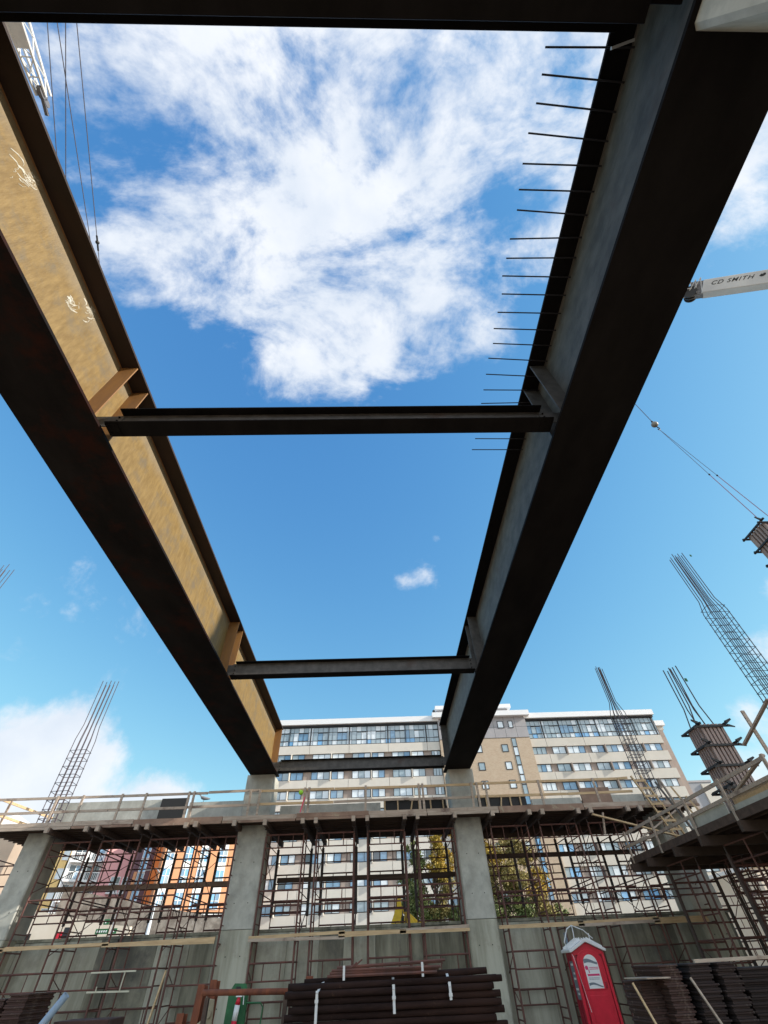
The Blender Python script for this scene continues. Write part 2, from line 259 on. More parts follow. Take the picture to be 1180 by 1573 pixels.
# ------------------------------------------------------------------ plate girders
def girder(name, label, xa, xb, webx, side, mats, y0, y1, zb, zt):
    """side: +1 when the visible web faces +X"""
    t = thing(name, label, 'girder', ((xa + xb) / 2, y1, zb), None)
    mw, mu, mt, ms = mats
    MB().box(xa, xb, y0, y1 + 0.5, zb, zb + 0.055).build('bottom_flange', mu, t)
    MB().box(xa, xb, y0, y1, zt - 0.05, zt).build('top_flange', mt, t)
    w2 = xa + (xb - webx) if side > 0 else xb - (webx - xa)
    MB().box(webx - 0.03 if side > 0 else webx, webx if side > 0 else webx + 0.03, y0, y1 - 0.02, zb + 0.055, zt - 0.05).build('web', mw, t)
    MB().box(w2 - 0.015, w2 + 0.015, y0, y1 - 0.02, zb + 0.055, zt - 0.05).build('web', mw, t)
    edge = xb if side > 0 else xa
    for y in (3.56, 4.08, 12.38, 12.92, y1 - 0.10):
        b = MB(); w = abs(edge - webx) - 0.03
        b.prism([(webx, zb + 0.06), (webx + side * w * 0.93, zb + 0.06), (webx + side * w, zt - 0.052), (webx, zt - 0.052)], y - 0.011, y + 0.011, 'y')
        b.build('stiffener', ms, t)
    c = MB()                                             # continuous fillet welds at the web root and underside splice
    for z in (zb + 0.057, zt - 0.052):
        d = 0.016 if z < 9 else -0.016
        c.prism([(webx, z), (webx + side * 0.016, z), (webx, z + d)], y0 + 0.1, y1 - 0.1, 'y')
    c.build('weld_bead', ms, t)
    return t
GL = girder('plate_girder', 'long steel girder with an ochre rusted side plate, on the left', -5.68, -4.45, -4.80, 1, (m_web_rust, m_rust_shade, m_flange_rust_shade, m_stiff_rust), -3.0, 21.75, 7.80, 9.72)
GR = girder('plate_girder', 'long dark grey steel girder with thin bars sticking out, on the right', 3.165, 4.35, 3.50, -1, (m_web_grey, m_steel_shade, m_steel_shade, m_steel), -3.0, 21.85, 7.76, 9.72)
# white chalk scribbles on the ochre web
for (yc, zc, L_) in ((0.60, 9.32, 0.9), (2.15, 9.0, 0.45), (2.5, 9.4, 0.7)):
    random.seed(int(yc * 100)); b = MB()
    for k in range(int(26 * L_) + 5):
        y = yc + random.gauss(0, 0.08 * L_); z = zc + random.gauss(0, 0.13 * L_); w = random.uniform(0.012, 0.05); n_ = random.randint(3, 5); a = random.gauss(0.5, 0.5); st = random.uniform(0.02, 0.07)
        pts = [(y + i * st * math.cos(a + i * 0.3), z + i * st * math.sin(a + i * 0.5)) for i in range(n_)]
        for i in range(n_ - 1):
            (y0, z0), (y1, z1) = pts[i], pts[i + 1]; x = -4.7985 + k * 0.00012
            ww0 = w * (0.4 + 0.6 * math.sin(math.pi * i / n_)); ww1 = w * (0.4 + 0.6 * math.sin(math.pi * (i + 1) / n_))
            b.add([(x, y0, z0), (x, y1, z1), (x, y1, z1 + ww1), (x, y0, z0 + ww0)], [(0, 1, 2, 3)])
    b.build('chalk_mark', m_chalk, GL)
# dowel bars welded to the right girder
DY = [-0.71, -0.47, -0.2, 0.1, 0.43, 0.73, 0.98, 1.36, 1.63, 1.89, 2.17, 2.47, 2.75, 3.02, 3.30, 3.62, 3.95, 4.25, 5.10, 5.39]
DS = [0.02, -0.03, -0.04, -0.04, 0.0, 0.0, -0.03, 0.03, 0.02, 0.0, 0.0, 0.0, -0.01, -0.02, -0.03, -0.03, 0.0, 0.02, 0, 0]
for y, d in zip(DY, DS): MB().tube([(2.335 + jit(0.03), y * 1.02, 9.61), (3.50, y * 1.02 - d * 1.5 + 0.02, 9.61 + jit(0.01))], 0.0115, 6).build('dowel_bar', m_dowel, GR)
# ------------------------------------------------------------------ cross beams
def cross_beam(label, x0, x1, y, z0, z1, fw, mw, mf, over=0.0):
    t = thing('cross_beam', label, 'steel beam', ((x0 + x1) / 2, y, z0), 'steel cross beams between the girders')
    MB().box(x0, x1, y - fw / 2, y + fw / 2, z0, z0 + 0.022).build('bottom_flange', mf, t)
    MB().box(x0 + 0.09, x1 - 0.09, y - fw / 2, y + fw / 2, z1 - 0.022, z1).build('top_flange', mf, t)
    MB().box(x0, x1, y - 0.009, y + 0.009, z0 + 0.022, z1 - 0.022).build('web', mw, t)
    for x, s in ((x0, 1), (x1, -1)):
        MB().box(x - 0.35 if s > 0 else x - 0.14, x + 0.14 if s > 0 else x + 0.35, y - 0.023, y - 0.0095, z0 + 0.06, z1 - 0.06).build('end_plate', mw, t)
        MB().box(min(x, x + s * 0.20), max(x, x + s * 0.20), y - fw / 2 + 0.03, y + fw / 2 - 0.03, z0 - 0.014, z0 - 0.002).build('shim_plate', mf, t)
        for k in range(4): MB().tube([(x + s * (0.05 + 0.09 * (k % 2)), y + (-0.07 if k < 2 else 0.07), z0 - 0.035), (x + s * (0.05 + 0.09 * (k % 2)), y + (-0.07 if k < 2 else 0.07), z0 - 0.014)], 0.016, 6).build('bolt', mf, t)
        for k in range(3): MB().tube([(x + s * 0.07, y - 0.045, z0 + 0.11 + k * (z1 - z0 - 0.22) / 2), (x + s * 0.07, y - 0.02, z0 + 0.11 + k * (z1 - z0 - 0.22) / 2)], 0.017, 6).build('bolt', mf, t)
    return t
cross_beam('dark steel beam bolted between the girders, upper one seen against open sky', -4.40, 3.14, 3.83, 7.90, 8.34, 0.29, m_steel, m_steel_shade)
cross_beam('grey steel beam bolted between the girders, just above the far apartment roof', -4.42, 3.14, 12.62, 7.86, 8.32, 0.28, m_steel, m_steel_shade)
cross_beam('steel beam crossing in front of the apartment windows at the girder ends', -4.42, 3.14, 21.6, 7.80, 8.27, 0.26, m_steel, m_steel_shade)
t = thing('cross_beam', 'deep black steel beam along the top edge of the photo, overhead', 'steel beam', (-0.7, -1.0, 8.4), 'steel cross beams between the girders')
MB().box(-5.0, 3.02, -1.42, -0.80, 8.42, 8.46).build('bottom_flange', m_steel_shade, t)
MB().box(-4.7, 3.2, -1.42, -0.86, 9.60, 9.64).build('top_flange', m_steel_shade, t)
MB().box(-5.0, 3.46, -1.13, -1.10, 8.46, 9.60).build('web', m_steel_shade, t)
MB().box(-4.4, 3.5, -2.0, -1.43, 8.9, 9.0).build('cover_plate', m_steel_shade, t)
MB().box(3.06, 3.40, -1.15, -0.95, 8.50, 8.54).build('seat_plate', m_steel_shade, t)
solo(MB().beam((3.10, -0.70, 9.36), (3.38, -0.78, 9.40), 0.03, 0.03), 'angle_bracket', m_cranewhite, 'small pale bracket at the corner of the near beam and right girder', 'bracket', (3.18, -0.6, 9.36))
# ------------------------------------------------------------------ piers
def pier(label, x0, x1, ztop, y0=21.8, y1=23.0, ch=0.045):
    t = thing('concrete_pier', label, 'pier', ((x0 + x1) / 2, (y0 + y1) / 2, 0), 'concrete piers along the far wall')
    poly = [(x0 + ch, y0), (x1 - ch, y0), (x1, y0 + ch), (x1, y1), (x0, y1), (x0, y0 + ch)]
    b = MB(); b.prism(poly, 2.79, ztop, 'z'); b.build('shaft', m_conc, t)
    b = MB(); b.prism([(x0 + ch, y0 + 0.006), (x1 - ch, y0 + 0.006), (x1 - 0.004, y0 + ch), (x1 - 0.004, y1), (x0 + 0.004, y1), (x0 + 0.004, y0 + ch)], 0, 2.775, 'z'); b.build('base', m_wall2, t)
    if y0 > 20:
        for i, z in enumerate((0.9, 2.1, 3.5, 4.7)):
            for u in (0.3, 0.72): xx = x0 + (x1 - x0) * u; MB().tube([(xx, y0 - 0.004, z), (xx, y0 + 0.012, z)], 0.018, 8).build('tie_hole', m_plyblack, t)
    return t
pier('grey concrete pier under the far end of the ochre girder', -5.80, -4.58, 7.79)
pier('grey concrete pier under the far end of the dark girder', 3.30, 4.44, 7.75)
pier('grey concrete pier at the far left, behind the scaffold', -14.42, -13.48, 6.0)
pier('dark shaded concrete pier under the right hand platform corner', 12.0, 13.1, 6.0)
t = thing('concrete_pier', 'pale concrete pier top in the upper right corner under the dark girder', 'pier', (3.8, -1.4, 0), 'concrete piers along the far wall')
b = MB(); b.prism([(3.22, -2.2), (4.42, -2.2), (4.42, -0.74), (4.36, -0.68), (3.26, -0.68), (3.22, -0.73)], 0, 7.755, 'z'); b.build('shaft', m_conc, t)
# ------------------------------------------------------------------ far retaining wall
wt = thing('retaining_wall', 'streaked grey concrete wall behind the scaffold at the bottom of the pit', 'wall', (0, 23.1, 0))
random.seed(3); x = -46.0
while x < 13.0:
    w = random.choice((0.6, 0.9, 1.2, 1.2)); dy = random.choice((0, 0.012, 0.03, 0.05)); m_ = m_wall2 if random.random() < 0.42 else m_wall
    MB().box(x, x + w - 0.012, 22.55 + dy, 22.98, 0.0, 2.70 + jit(0.006)).build('wall_panel', m_, wt); x += w
MB().box(-46, 13.9, 22.62, 23.10, 2.715, 2.80).build('coping', m_wall, wt)
MB().box(-46, 13.9, 22.985, 23.11, -0.2, 2.71).build('backing', m_wall, wt)
# ------------------------------------------------------------------ shoring towers
def make_tower(h_front, h_rear, depth, zr0, rear_thin=True, label='', rf=0.036):
    t = thing('shoring_tower', label, 'scaffold tower', (0, 0, 0), 'shoring towers under the platforms'); W_ = 1.52
    for x in (0, W_):
        b = MB(); b.tube([(x, 0, 0.28), (x, 0, h_front - 0.25)], rf, 6); b.build('leg', m_scaf, t)
        b = MB(); b.tube([(x, 0, 0.012), (x, 0, 0.28)], rf * .62, 6); b.box(x - 0.08, x + 0.08, -0.08, 0.08, 0.0, 0.012); b.build('base_jack', m_shore, t); b = MB(); b.tube([(x, 0, h_front - 0.25), (x, 0, h_front - 0.015)], rf * .62, 6); b.box(x - 0.09, x + 0.09, -0.09, 0.09, h_front - 0.015, h_front); b.build('head_jack', m_shore, t)
        b = MB(); b.tube([(x, depth, zr0 + 1.25), (x, depth, h_rear - 0.2)], 0.062, 6); b.tube([(x, depth, h_rear - 0.2), (x, depth, h_rear)], 0.03, 6); b.build('leg', m_shore, t)
        b = MB(); b.tube([(x, depth, zr0), (x, depth, zr0 + 1.3)], 0.02, 6); b.box(x - 0.07, x + 0.07, depth - 0.07, depth + 0.07, zr0, zr0 + 0.012); b.build('screw_jack', m_scaf, t)
        b = MB(); d = 0.92; b.tube([(x, 0, 0.32), (x, d, 0.32)], 0.02, 4)
        z = 0.55
        k = 0
        while z < h_front - 0.5:
            if k % 4 != 3: b.tube([(x, 0, z), (x, d, z)], 0.018, 4)
            z += 0.47; k += 1
        z = 1.9
        for z in (1.9, 3.75, h_front - 0.4):
            if z < h_front: b.tube([(x, 0, z), (x, depth, z)], 0.02, 4)
        b.build('ladder_frame', m_scaf, t)
    for x in (0, W_):
        b = MB(); b.tube([(x, 0.92, 0.0), (x, 0.92, h_front - 0.01)], 0.026, 6); b.build('leg', m_scaf, t)
    def hframe(y, tops, m_, lo=0.43):
        for zt in tops:
            b = MB(); b.tube([(0, y, zt), (W_, y, zt)], 0.028, 5); b.tube([(0, y, zt - lo), (W_, y, zt - lo)], 0.023, 5)
            for q in (0.33, 0.72): b.tube([(W_ * q, y, zt), (W_ * q, y, zt - lo)], 0.018, 4)
            b.build('cross_frame', m_, t)
    fr = [z for z in (1.90, 3.78, 5.5) if z < h_front - 0.02]
    hframe(0, fr, m_scaf); hframe(0.92, [0.98] + [z - 0.22 for z in fr[1::2]], m_scaf, 0.36); rr = [z for z in (zr0 + 0.95, zr0 + 1.7, zr0 + 2.6, zr0 + 3.3) if z < h_rear - 0.1]
    hframe(depth, rr, m_scaf, 0.30)
    b = MB()
    for x, z0, z1 in ((0.0, 0.6, 1.8), (W_, 2.3, 3.6), (0.0, 4.0, h_front - 0.5)):
        if z1 < h_front and z1 > z0: b.tube([(x + 0.02, 0, z0), (x + 0.02, depth, z1)], 0.016, 4); b.tube([(x - 0.02, 0, z1), (x - 0.02, depth, z0)], 0.016, 4)
    b.build('cross_brace', m_scaf, t)
    return t
proto = make_tower(5.70, 5.70, 3.1, 2.0)
protoW = None
first = True
LEGX = []
def place(pr, x, y, label, rz=0.0, z=0.0):
    global first
    o = pr if not pr.get('used') else copy_tree(pr)
    pr['used'] = 1
    o.location = (x, y, z); o.rotation_euler.z = rz; o['label'] = label
    return o
bays = [(-17.6, 1, 'far left bay beyond the left pier'), (-13.05, 4, 'bay left of the ochre girder'), (-4.5, 4, 'middle bay between girder piers'), (4.72, 4, 'bay right of the dark girder')]
for x0, n_, nm in bays:
    for k in range(n_):
        x = x0 + k * (2.06 if x0 != -13.05 else 1.95) + jit(0.03); LEGX += [x, x + 1.52]
        o = place(proto, x, 21.5, 'rust red shoring tower, %s from left in the %s' % (ORD[k], nm) if n_ > 1 else 'rust red shoring tower in the %s' % nm, jit(0.008))
eproto = make_tower(5.70, 5.70, 3.1, 0.0)
for k in range(4): x = 14.2 + k * 2.06; LEGX += [x, x + 1.52]; place(eproto, x, 21.5, 'rust red shoring tower, %s from left in the bay right of the shaded pier' % ORD[k], jit(0.008))
low = make_tower(3.755, 3.755, 1.9, 0.0)
n_ = 0
for ix, x in enumerate((10.15, 12.2, 14.25)):
    for iy, y in enumerate((10.2, 13.6, 17.2)):
        place(low, x, y, 'low tower under the right platform, %s row from left, %s from the near end' % (ORD[ix], ORD[iy])); n_ += 1
for o in bpy.data.objects:
    if 'used' in o: del o['used']
# ------------------------------------------------------------------ main platform
dk = thing('formwork_deck', 'long timber formwork platform carried on shoring across the far wall', 'platform', (0, 21.2, 5.62))
random.seed(5)
X0, X1 = -15.9, 13.6
MB().box(X0, X1, 21.12, 25.35, 5.985, 6.015).build('plywood_sheet', m_ply, dk)
y = 21.3
while y < 25.2:
    MB().box(X0, X1, y, y + 0.05, 5.89, 5.983).build('joist', m_tim_dark, dk); y += 0.33
for x in LEGX:
    if x < X0 + 0.1 or x > X1 - 0.3: continue
    yy = 20.80 + jit(0.07); q = MB().box(x - 0.07, x + 0.07, yy, 25.3, 5.71, 5.885).build('stringer', m_tim_dark, dk, bevel=0.006); MB().box(x - 0.072, x + 0.072, yy - 0.12, yy - 0.002, 5.705, 5.887).build('stringer_end', m_tim_old, q)
x = X0
while x < X1 - 0.5:
    w = min(random.choice((2.4, 3.0, 3.6)), X1 - x); z = jit(0.012)
    MB().box(x + 0.01, x + w - 0.01, 21.04, 21.10 + jit(0.005), 5.96 + z, 6.11 + z).build('edge_board', random.choice((m_tim_old, m_tim_old, m_ply)), dk)
    z = jit(0.01); MB().box(x + 0.02, x + w - 0.02, 20.98, 21.035, 5.86 + z, 5.945 + z).build('edge_board', random.choice((m_tim_old, m_ply, m_ply)), dk)
    x += w
# soffit sheets hanging lower at the rear (beam forms)
MB().box(X0, -6.0, 24.2, 24.24, 5.7, 5.88).build('beam_form', m_tim_dark, dk)
MB().box(4.8, 11.8, 24.2, 24.24, 5.55, 5.88).build('beam_form', m_tim_dark, dk)
# upstand behind the rails
def upstand(x0, x1, z0, z1, m_, name, label, cat, y=23.2):
    return solo(MB().box(x0, x1, y, y + 0.12, z0, z1), name, m_, label, cat, ((x0 + x1) / 2, y, z0))
upstand(-14.6, -9.9, 6.02, 7.30, m_conc, 'edge_form', 'grey slab edge panel on the platform below the left rebar cage', 'formwork panel')
upstand(-9.85, -8.65, 6.02, 7.30, m_plyblack, 'form_panel', 'black plywood panel leaning among grey edge panels at left of platform', 'formwork panel', 23.05)
upstand(-8.6, -5.9, 6.02, 7.15, m_conc, 'edge_form', 'grey slab edge panel just left of the ochre girder pier', 'formwork panel')
upstand(-4.4, 0.2, 6.02, 6.88, m_conc, 'edge_form', 'grey slab edge panel between the two girder piers', 'formwork panel')
def studded(x0, x1, label):
    t = thing('stud_form', label, 'formwork panel', ((x0 + x1) / 2, 23.2, 6.08))
    MB().box(x0, x1, 23.24, 23.26, 6.02, 6.94).build('sheet', m_plyblack, t)
    MB().box(x0, x1, 23.15, 23.235, 6.94, 7.0).build('top_plate', m_tim_new, t)
    x = x0 + 0.05; k = 0
    while x < x1:
        MB().beam((x, 23.19, 6.03), (x + (0.22 if k % 4 == 2 else 0.0), 23.19, 6.93), 0.06, 0.08, (0, 1, 0)).build('stud', m_tim_new, t); x += random.uniform(0.42, 0.62); k += 1
    return t
studded(0.35, 3.25, 'black form with pale timber studs left of the dark girder pier')
studded(4.6, 7.0, 'black form with pale timber studs right of the dark girder pier')
upstand(7.25, 9.55, 6.02, 6.80, m_conc, 'edge_form', 'grey slab edge panel on the right half of the platform', 'formwork panel')
upstand(9.6, 11.0, 6.02, 7.15, m_ply, 'form_panel', 'stained brown plywood panel on the right half of the platform', 'formwork panel', 23.1)
upstand(11.05, 12.9, 6.02, 6.85, m_conc, 'edge_form', 'grey slab edge panel beside the timber ladder', 'formwork panel')
# guard rails
def guard(label, posts, y, ztop, zbot, rails, x0, x1, m_=None, axis='x'):
    t = thing('guard_rail', label, 'guard rail', ((x0 + x1) / 2, y, zbot) if axis == 'x' else (y, (x0 + x1) / 2, zbot))
    def pt(u, v, z): return (u, v, z) if axis == 'x' else (v, u, z)
    for p in posts: MB().beam(pt(p, y - 0.03, zbot), pt(p + jit(0.03), y - 0.03, ztop + 0.02), 0.09, 0.045, (0, 1, 0) if axis == 'x' else (1, 0, 0)).build('post', m_tim_old, t)
    for z, mm in rails:
        u = x0
        while u < x1 - 0.4:
            w = min(random.choice((3.2, 4.0, 4.8)), x1 - u); d = jit(0.015)
            MB().beam(pt(u, y + 0.02, z + d), pt(u + w - 0.02, y + 0.02 , z + d + jit(0.02)), 0.04, 0.09).build('rail', random.choice(mm), t); u += w
    return t
random.seed(11)
guard('timber guard rail on the platform left of the ochre girder pier', [-15.9, -13.45, -12.4, -10.75, -9.75, -7.95, -7.72, -5.35], 21.15, 7.03, 5.95, ((6.99, (m_tim_old,)), (6.50, (m_tim_old, m_tim_new))), -15.95, -5.0)
guard('timber guard rail on the platform from the ochre girder pier to the dark one', [-4.95, -3.05, -2.86, -0.45, 1.85, 2.02, 4.1], 21.15, 7.03, 5.95, ((6.98, (m_tim_new, m_tim_old)), (6.50, (m_tim_new, m_tim_old))), -4.98, 4.2)
guard('timber guard rail on the platform right of the dark girder pier', [4.38, 4.75, 7.1, 9.5], 21.15, 7.01, 5.95, ((6.99, (m_tim_new,)), (6.50, (m_tim_new,))), 4.22, 11.1)
t = thing('guard_rail', 'timber return rail closing the far left end of the platform', 'guard rail', (-15.9, 22.6, 6.0))
for a, b_ in (((-15.75, 21.2, 7.0), (-15.2, 24.6, 6.95)), ((-15.75, 21.2, 6.5), (-15.2, 24.6, 6.45))): MB().beam(a, b_, 0.04, 0.09).build('rail', m_tim_new, t)
for yy in (21.6, 24.5): MB().beam((-15.7 + (yy - 21.3) * .16, yy, 5.95), (-15.7 + (yy - 21.3) * .16, yy, 7.05), 0.09, 0.045, (0, 1, 0)).build('post', m_tim_old, t)
# hi-vis scrap and pink tape on the middle rail, gull
t = solo(MB().ball((-3.2, 21.08, 6.86), 0.10, 9, 6, 0.9), 'safety_helmet', mat('hi_vis_green', (0.35, 0.75, 0.05), 0.5), 'lime green hard hat hung on the middle guard rail post', 'hard hat', (-3.2, 21.08, 6.86))
solo(MB().beam((-3.16, 21.08, 6.15), (-3.02, 21.08, 6.7), 0.05, 0.012, (0, 1, 0)), 'marker_tape', mat('pink_tape', (0.7, 0.10, 0.16), 0.5), 'strip of pink tape on the post below the lime hard hat', 'tape', (-3.16, 21.08, 6.15))
def bird():
    t = thing('seagull', 'grey gull perched on the slab edge left of the ochre girder pier', 'bird', (-8.0, 23.22, 7.15))
    b = MB(); pts = [(-0.26, 0, 0.12, 0.02), (-0.14, 0, 0.13, 0.06), (0.0, 0, 0.15, 0.085), (0.12, 0, 0.19, 0.07), (0.17, 0, 0.26, 0.04), (0.20, 0, 0.31, 0.045), (0.25, 0, 0.31, 0.02), (0.31, 0, 0.30, 0.006)]
    n = 8; vs = []
    for (x, y, z, r) in pts:
        for j in range(n): a = 2 * math.pi * j / n; vs.append((-8.0 - x * 1.1, 23.22 + r * math.cos(a), 7.15 + z + r * math.sin(a) * 0.9))
    fs = [(i * n + j, i * n + (j + 1) % n, (i + 1) * n + (j + 1) % n, (i + 1) * n + j) for i in range(len(pts) - 1) for j in range(n)]
    b.add(vs, fs)
    for s in (-0.03, 0.03): b.tube([(-8.0, 23.22 + s, 7.15), (-8.0, 23.22 + s, 7.25)], 0.006, 4)
    b.build('body', mat('gull_grey', (0.22, 0.22, 0.23), 0.8), t, smooth=True)
bird()
# ------------------------------------------------------------------ long boards on the shoring
def plank(label, p, q, w=0.05, h=0.14, m_=None, cat='timber', group=None, name='timber_plank', up=(0, 0, 1)):
    return solo(MB().beam(p, q, w, h, up), name, m_ or m_tim_new, label, cat, p, group)
random.seed(21)
for lab, xs in (('left of the ochre girder pier', (-17.0, -13.2, -9.6, -5.9)), ('between the two girder piers', (-4.5, -1.3, 0.9, 3.2)), ('right of the dark girder pier', (4.5, 7.4, 10.2, 12.0))):
    for k in range(3):
        for j in range(2):
            a = xs[k] - 0.12; b_ = xs[k + 1] + 0.1; z = 2.50 + jit(0.03) + j * 0.02 * (1 if k % 2 else -1)
            plank('%s pale ledger board %s, bay %s' % (('upper', 'lower')[j], ('at left', 'at middle', 'at right')[k], lab), (a, 21.42 - j * 0.05, z + jit(0.02) + 0.05 * (1 - j)), (b_, 21.42 - j * 0.05, z + jit(0.03) + 0.05 * (1 - j)), 0.04, 0.085, m_tim_new if random.random() < 0.8 else m_tim_old, group='ledger boards tied along the front legs')
for lab, x0, x1, z in (('left of the ochre girder pier', -15.0, -6.3, 4.42), ('between the two girder piers', -4.4, 3.5, 4.42), ('right of the dark girder pier', 5.0, 11.8, 4.95)):
    plank('brown timber wale across the rear shoring legs %s' % lab, (x0, 24.53, z), (x1, 24.53, z - 0.03), 0.05, 0.17, m_tim_dark if x0 > -5 else m_ply, group='timber wales across the rear legs')
# ------------------------------------------------------------------ right platform
rd = thing('formwork_deck', 'dark lower formwork platform jutting in from the right side', 'platform', (13.2, 15, 4.1))
MB().box(9.80, 17.5, 8.0, 20.7, 4.16, 4.20).build('plywood_sheet', m_dkply, rd)
x = 9.95
while x < 17.4: MB().box(x, x + 0.05, 8.0, 20.6, 4.0, 4.158).build('joist', m_dkply, rd); x += 0.38
for y in (8.6, 10.2, 12.1, 13.6, 15.5, 17.2, 19.1, 20.3): MB().box(9.55 + jit(0.08), 17.4, y - 0.07, y + 0.07, 3.76, 3.995).build('stringer', m_dkply, rd)
MB().box(9.72, 9.78, 8.0, 20.75, 4.02, 4.22).build('edge_board', m_tim_dark, rd)
MB().box(9.80, 17.5, 20.71, 20.76, 4.02, 4.22).build('edge_board', m_tim_dark, rd)
solo(MB().box(9.80, 9.84, 14.05, 16.0, 4.205, 4.50), 'toe_board', m_conc, 'grey toe board panel along the right platform edge', 'toe board', (9.82, 15, 4.205))
solo(MB().box(9.80, 9.85, 10.6, 13.85, 4.205, 4.36), 'toe_board', m_conc, 'grey lower toe board at the near right edge of the platform', 'toe board', (9.82, 12, 4.205))
solo(MB().box(9.92, 9.96, 10.6, 13.8, 4.21, 4.60), 'form_panel', m_tim_new, 'yellowish plywood strip behind the near right toe board', 'formwork panel', (9.94, 12, 4.21))
guard('dark timber guard rail along the edge of the right platform', [11.7, 13.72, 15.75, 18.2, 20.5], 9.76, 4.98, 4.0, ((4.93, (m_tim_old,)), (4.55, (m_tim_old,))), 11.7, 20.9, axis='y')
t = thing('guard_rail', 'pale crossed timber brace and loose rail at the right edge of the photo', 'guard rail', (10.5, 12.3, 4.2))
for a, b_ in (((10.5, 12.3, 6.3), (10.5, 12.3, 4.2)), ((10.45, 12.9, 5.6), (10.45, 11.2, 6.15)), ((9.85, 11.75, 5.0), (9.95, 13.6, 4.62))): MB().beam(a, b_, 0.05, 0.09, (1, 0, 0)).build('rail', m_tim_old, t)
def ladder():
    t = thing('timber_ladder', 'pale timber ladder leaning from the right platform up to the main platform', 'ladder', (11.8, 20.7, 4.4))
    a0, a1 = Vector((11.95, 20.55, 4.25)), Vector((11.12, 20.9, 7.0)); off = Vector((0.42, 0.0, 0.0))
    for k in (0, 1): MB().beam(a0 + off * k, a1 + off * k, 0.05, 0.09, (0, 1, 0)).build('side_rail', m_tim_new, t)
    for i in range(9): p = a0.lerp(a1, (i + 0.7) / 9.4) + Vector((0, -0.05, 0)); MB().beam(p - off * 0.12, p + off * 1.12, 0.03, 0.08).build('rung', m_tim_new, t)
ladder()
for lab, p, q, w in (('long pale brace board sloping from the main platform to the right platform', (8.76, 20.6, 5.62), (12.48, 20.6, 4.66), 0.13), ('short timber brace rising right behind the ladder', (10.0, 20.75, 4.6), (12.7, 20.75, 5.85), 0.12),
                     ('lower timber brace rising right under the ladder', (10.3, 20.85, 4.0), (12.0, 20.85, 4.95), 0.12), ('small vertical timber post below the main platform edge', (9.1, 20.8, 5.0), (9.3, 20.8, 5.7), 0.1),
                     ('timber prop leaning behind the right guard rail', (12.9, 21.0, 4.7), (12.35, 21.0, 6.9), 0.11)):
    plank(lab, p, q, 0.05, w, m_tim_new if 'pale' in lab else m_tim_old, group='loose brace timbers by the ladder', up=(0, 1, 0))
for k, (p, q, m_) in enumerate((((12.6, 19.4, 4.2), (12.0, 19.8, 6.3), m_tim_new), ((12.9, 19.2, 4.2), (12.3, 19.6, 5.9), m_tim_new), ((12.2, 19.6, 4.2), (11.5, 19.9, 6.5), m_steel))):
    plank(('longer pale prop', 'shorter pale prop', 'dark steel prop')[k] + ' leaning on the right platform beyond its rail', p, q, 0.07, 0.07, m_, 'prop', name='prop')
t = thing('fuel_can', 'red can with white lid on the right platform behind the rail', 'can', (11.0, 16.0, 4.2))
MB().prism([(10.87, 4.2), (11.2, 4.2), (11.17, 4.78), (11.0, 4.86), (10.9, 4.78)], 15.85, 16.15, 'y').build('body', m_red, t, bevel=0.02)
MB().box(11.21, 11.36, 15.85, 16.1, 4.2, 4.9).build('lid', m_white, t, bevel=0.02)
solo(MB().box(11.3, 11.75, 17.6, 18.0, 4.2, 4.72), 'storage_box', m_greymetal, 'small light grey box on the right platform beside the props', 'box', (11.5, 17.8, 4.2))
# ------------------------------------------------------------------ rebar cages
def cage(name, label, cx, cy, z0, z1, w, d, nx, ny, bend, ztie, drift=(0, 0), topw=0.75):
    t = thing(name, label, 'rebar cage', (cx, cy, z0), 'rebar cages above the piers')
    k = 0
    for i in range(nx):
        for j in range(ny):
            if 0 < i < nx - 1 and 0 < j < ny - 1: continue
            x = -w / 2 + w * i / (nx - 1); y = -d / 2 + d * j / max(ny - 1, 1); k += 1
            MB().tube([(cx + x, cy + y, z0), (cx + x + drift[0] * 0.3, cy + y, bend - 0.4), (cx + x * topw + drift[0] * 0.5, cy + y * topw, bend + 0.25), (cx + x * topw + drift[0] + jit(0.02), cy + y * topw + jit(0.02), z1 + jit(0.12))], 0.019, 5).build('bar', m_rebar, t)
    z = z0 + 0.1
    b = MB()
    while z < ztie:
        s = jit(0.02)
        c = [(cx - w / 2 - 0.02, cy - d / 2 - 0.02, z), (cx + w / 2 + 0.02, cy - d / 2 - 0.02, z + s), (cx + w / 2 + 0.02, cy + d / 2 + 0.02, z), (cx - w / 2 - 0.02, cy + d / 2 + 0.02, z - s), (cx - w / 2 - 0.02, cy - d / 2 - 0.02, z)]
        for a, q in zip(c, c[1:]): b.tube([a, q], 0.012, 4)
        z += 0.34
    b.build('tie_set', m_rebar, t)
    return t
random.seed(31)
cage('rebar_cage', 'tall thin rebar cage above the far left pier, against the white clouds', -14.30, 22.6, 6.1, 12.75, 0.74, 0.45, 4, 2, 10.2, 9.5, (-0.05, 0), 0.82)
cage('rebar_cage', 'tall rebar cage in front of the right apartment wing', 12.60, 22.5, 6.1, 12.7, 0.58, 0.45, 4, 2, 10.6, 10.0, (0.0, 0), 0.45)
cage('rebar_cage', 'dense wide rebar cage at the right edge of the photo, against blue sky', 15.30, 16.0, 4.25, 15.3, 0.78, 0.5, 5, 2, 12.4, 12.2, (0.0, 0), 0.70)
cage('rebar_cage', 'rebar tips just entering the left edge of the photo', -23.3, 21.0, 2.0, 19.7, 0.9, 0.6, 4, 2, 16.0, 15.5, (0, 0), 0.9)
r2 = thing('rebar_cage', 'slim rebar bars rising out of the clamped column form on the right', 'rebar cage', (11.2, 15.0, 6.7), 'rebar cages above the piers')
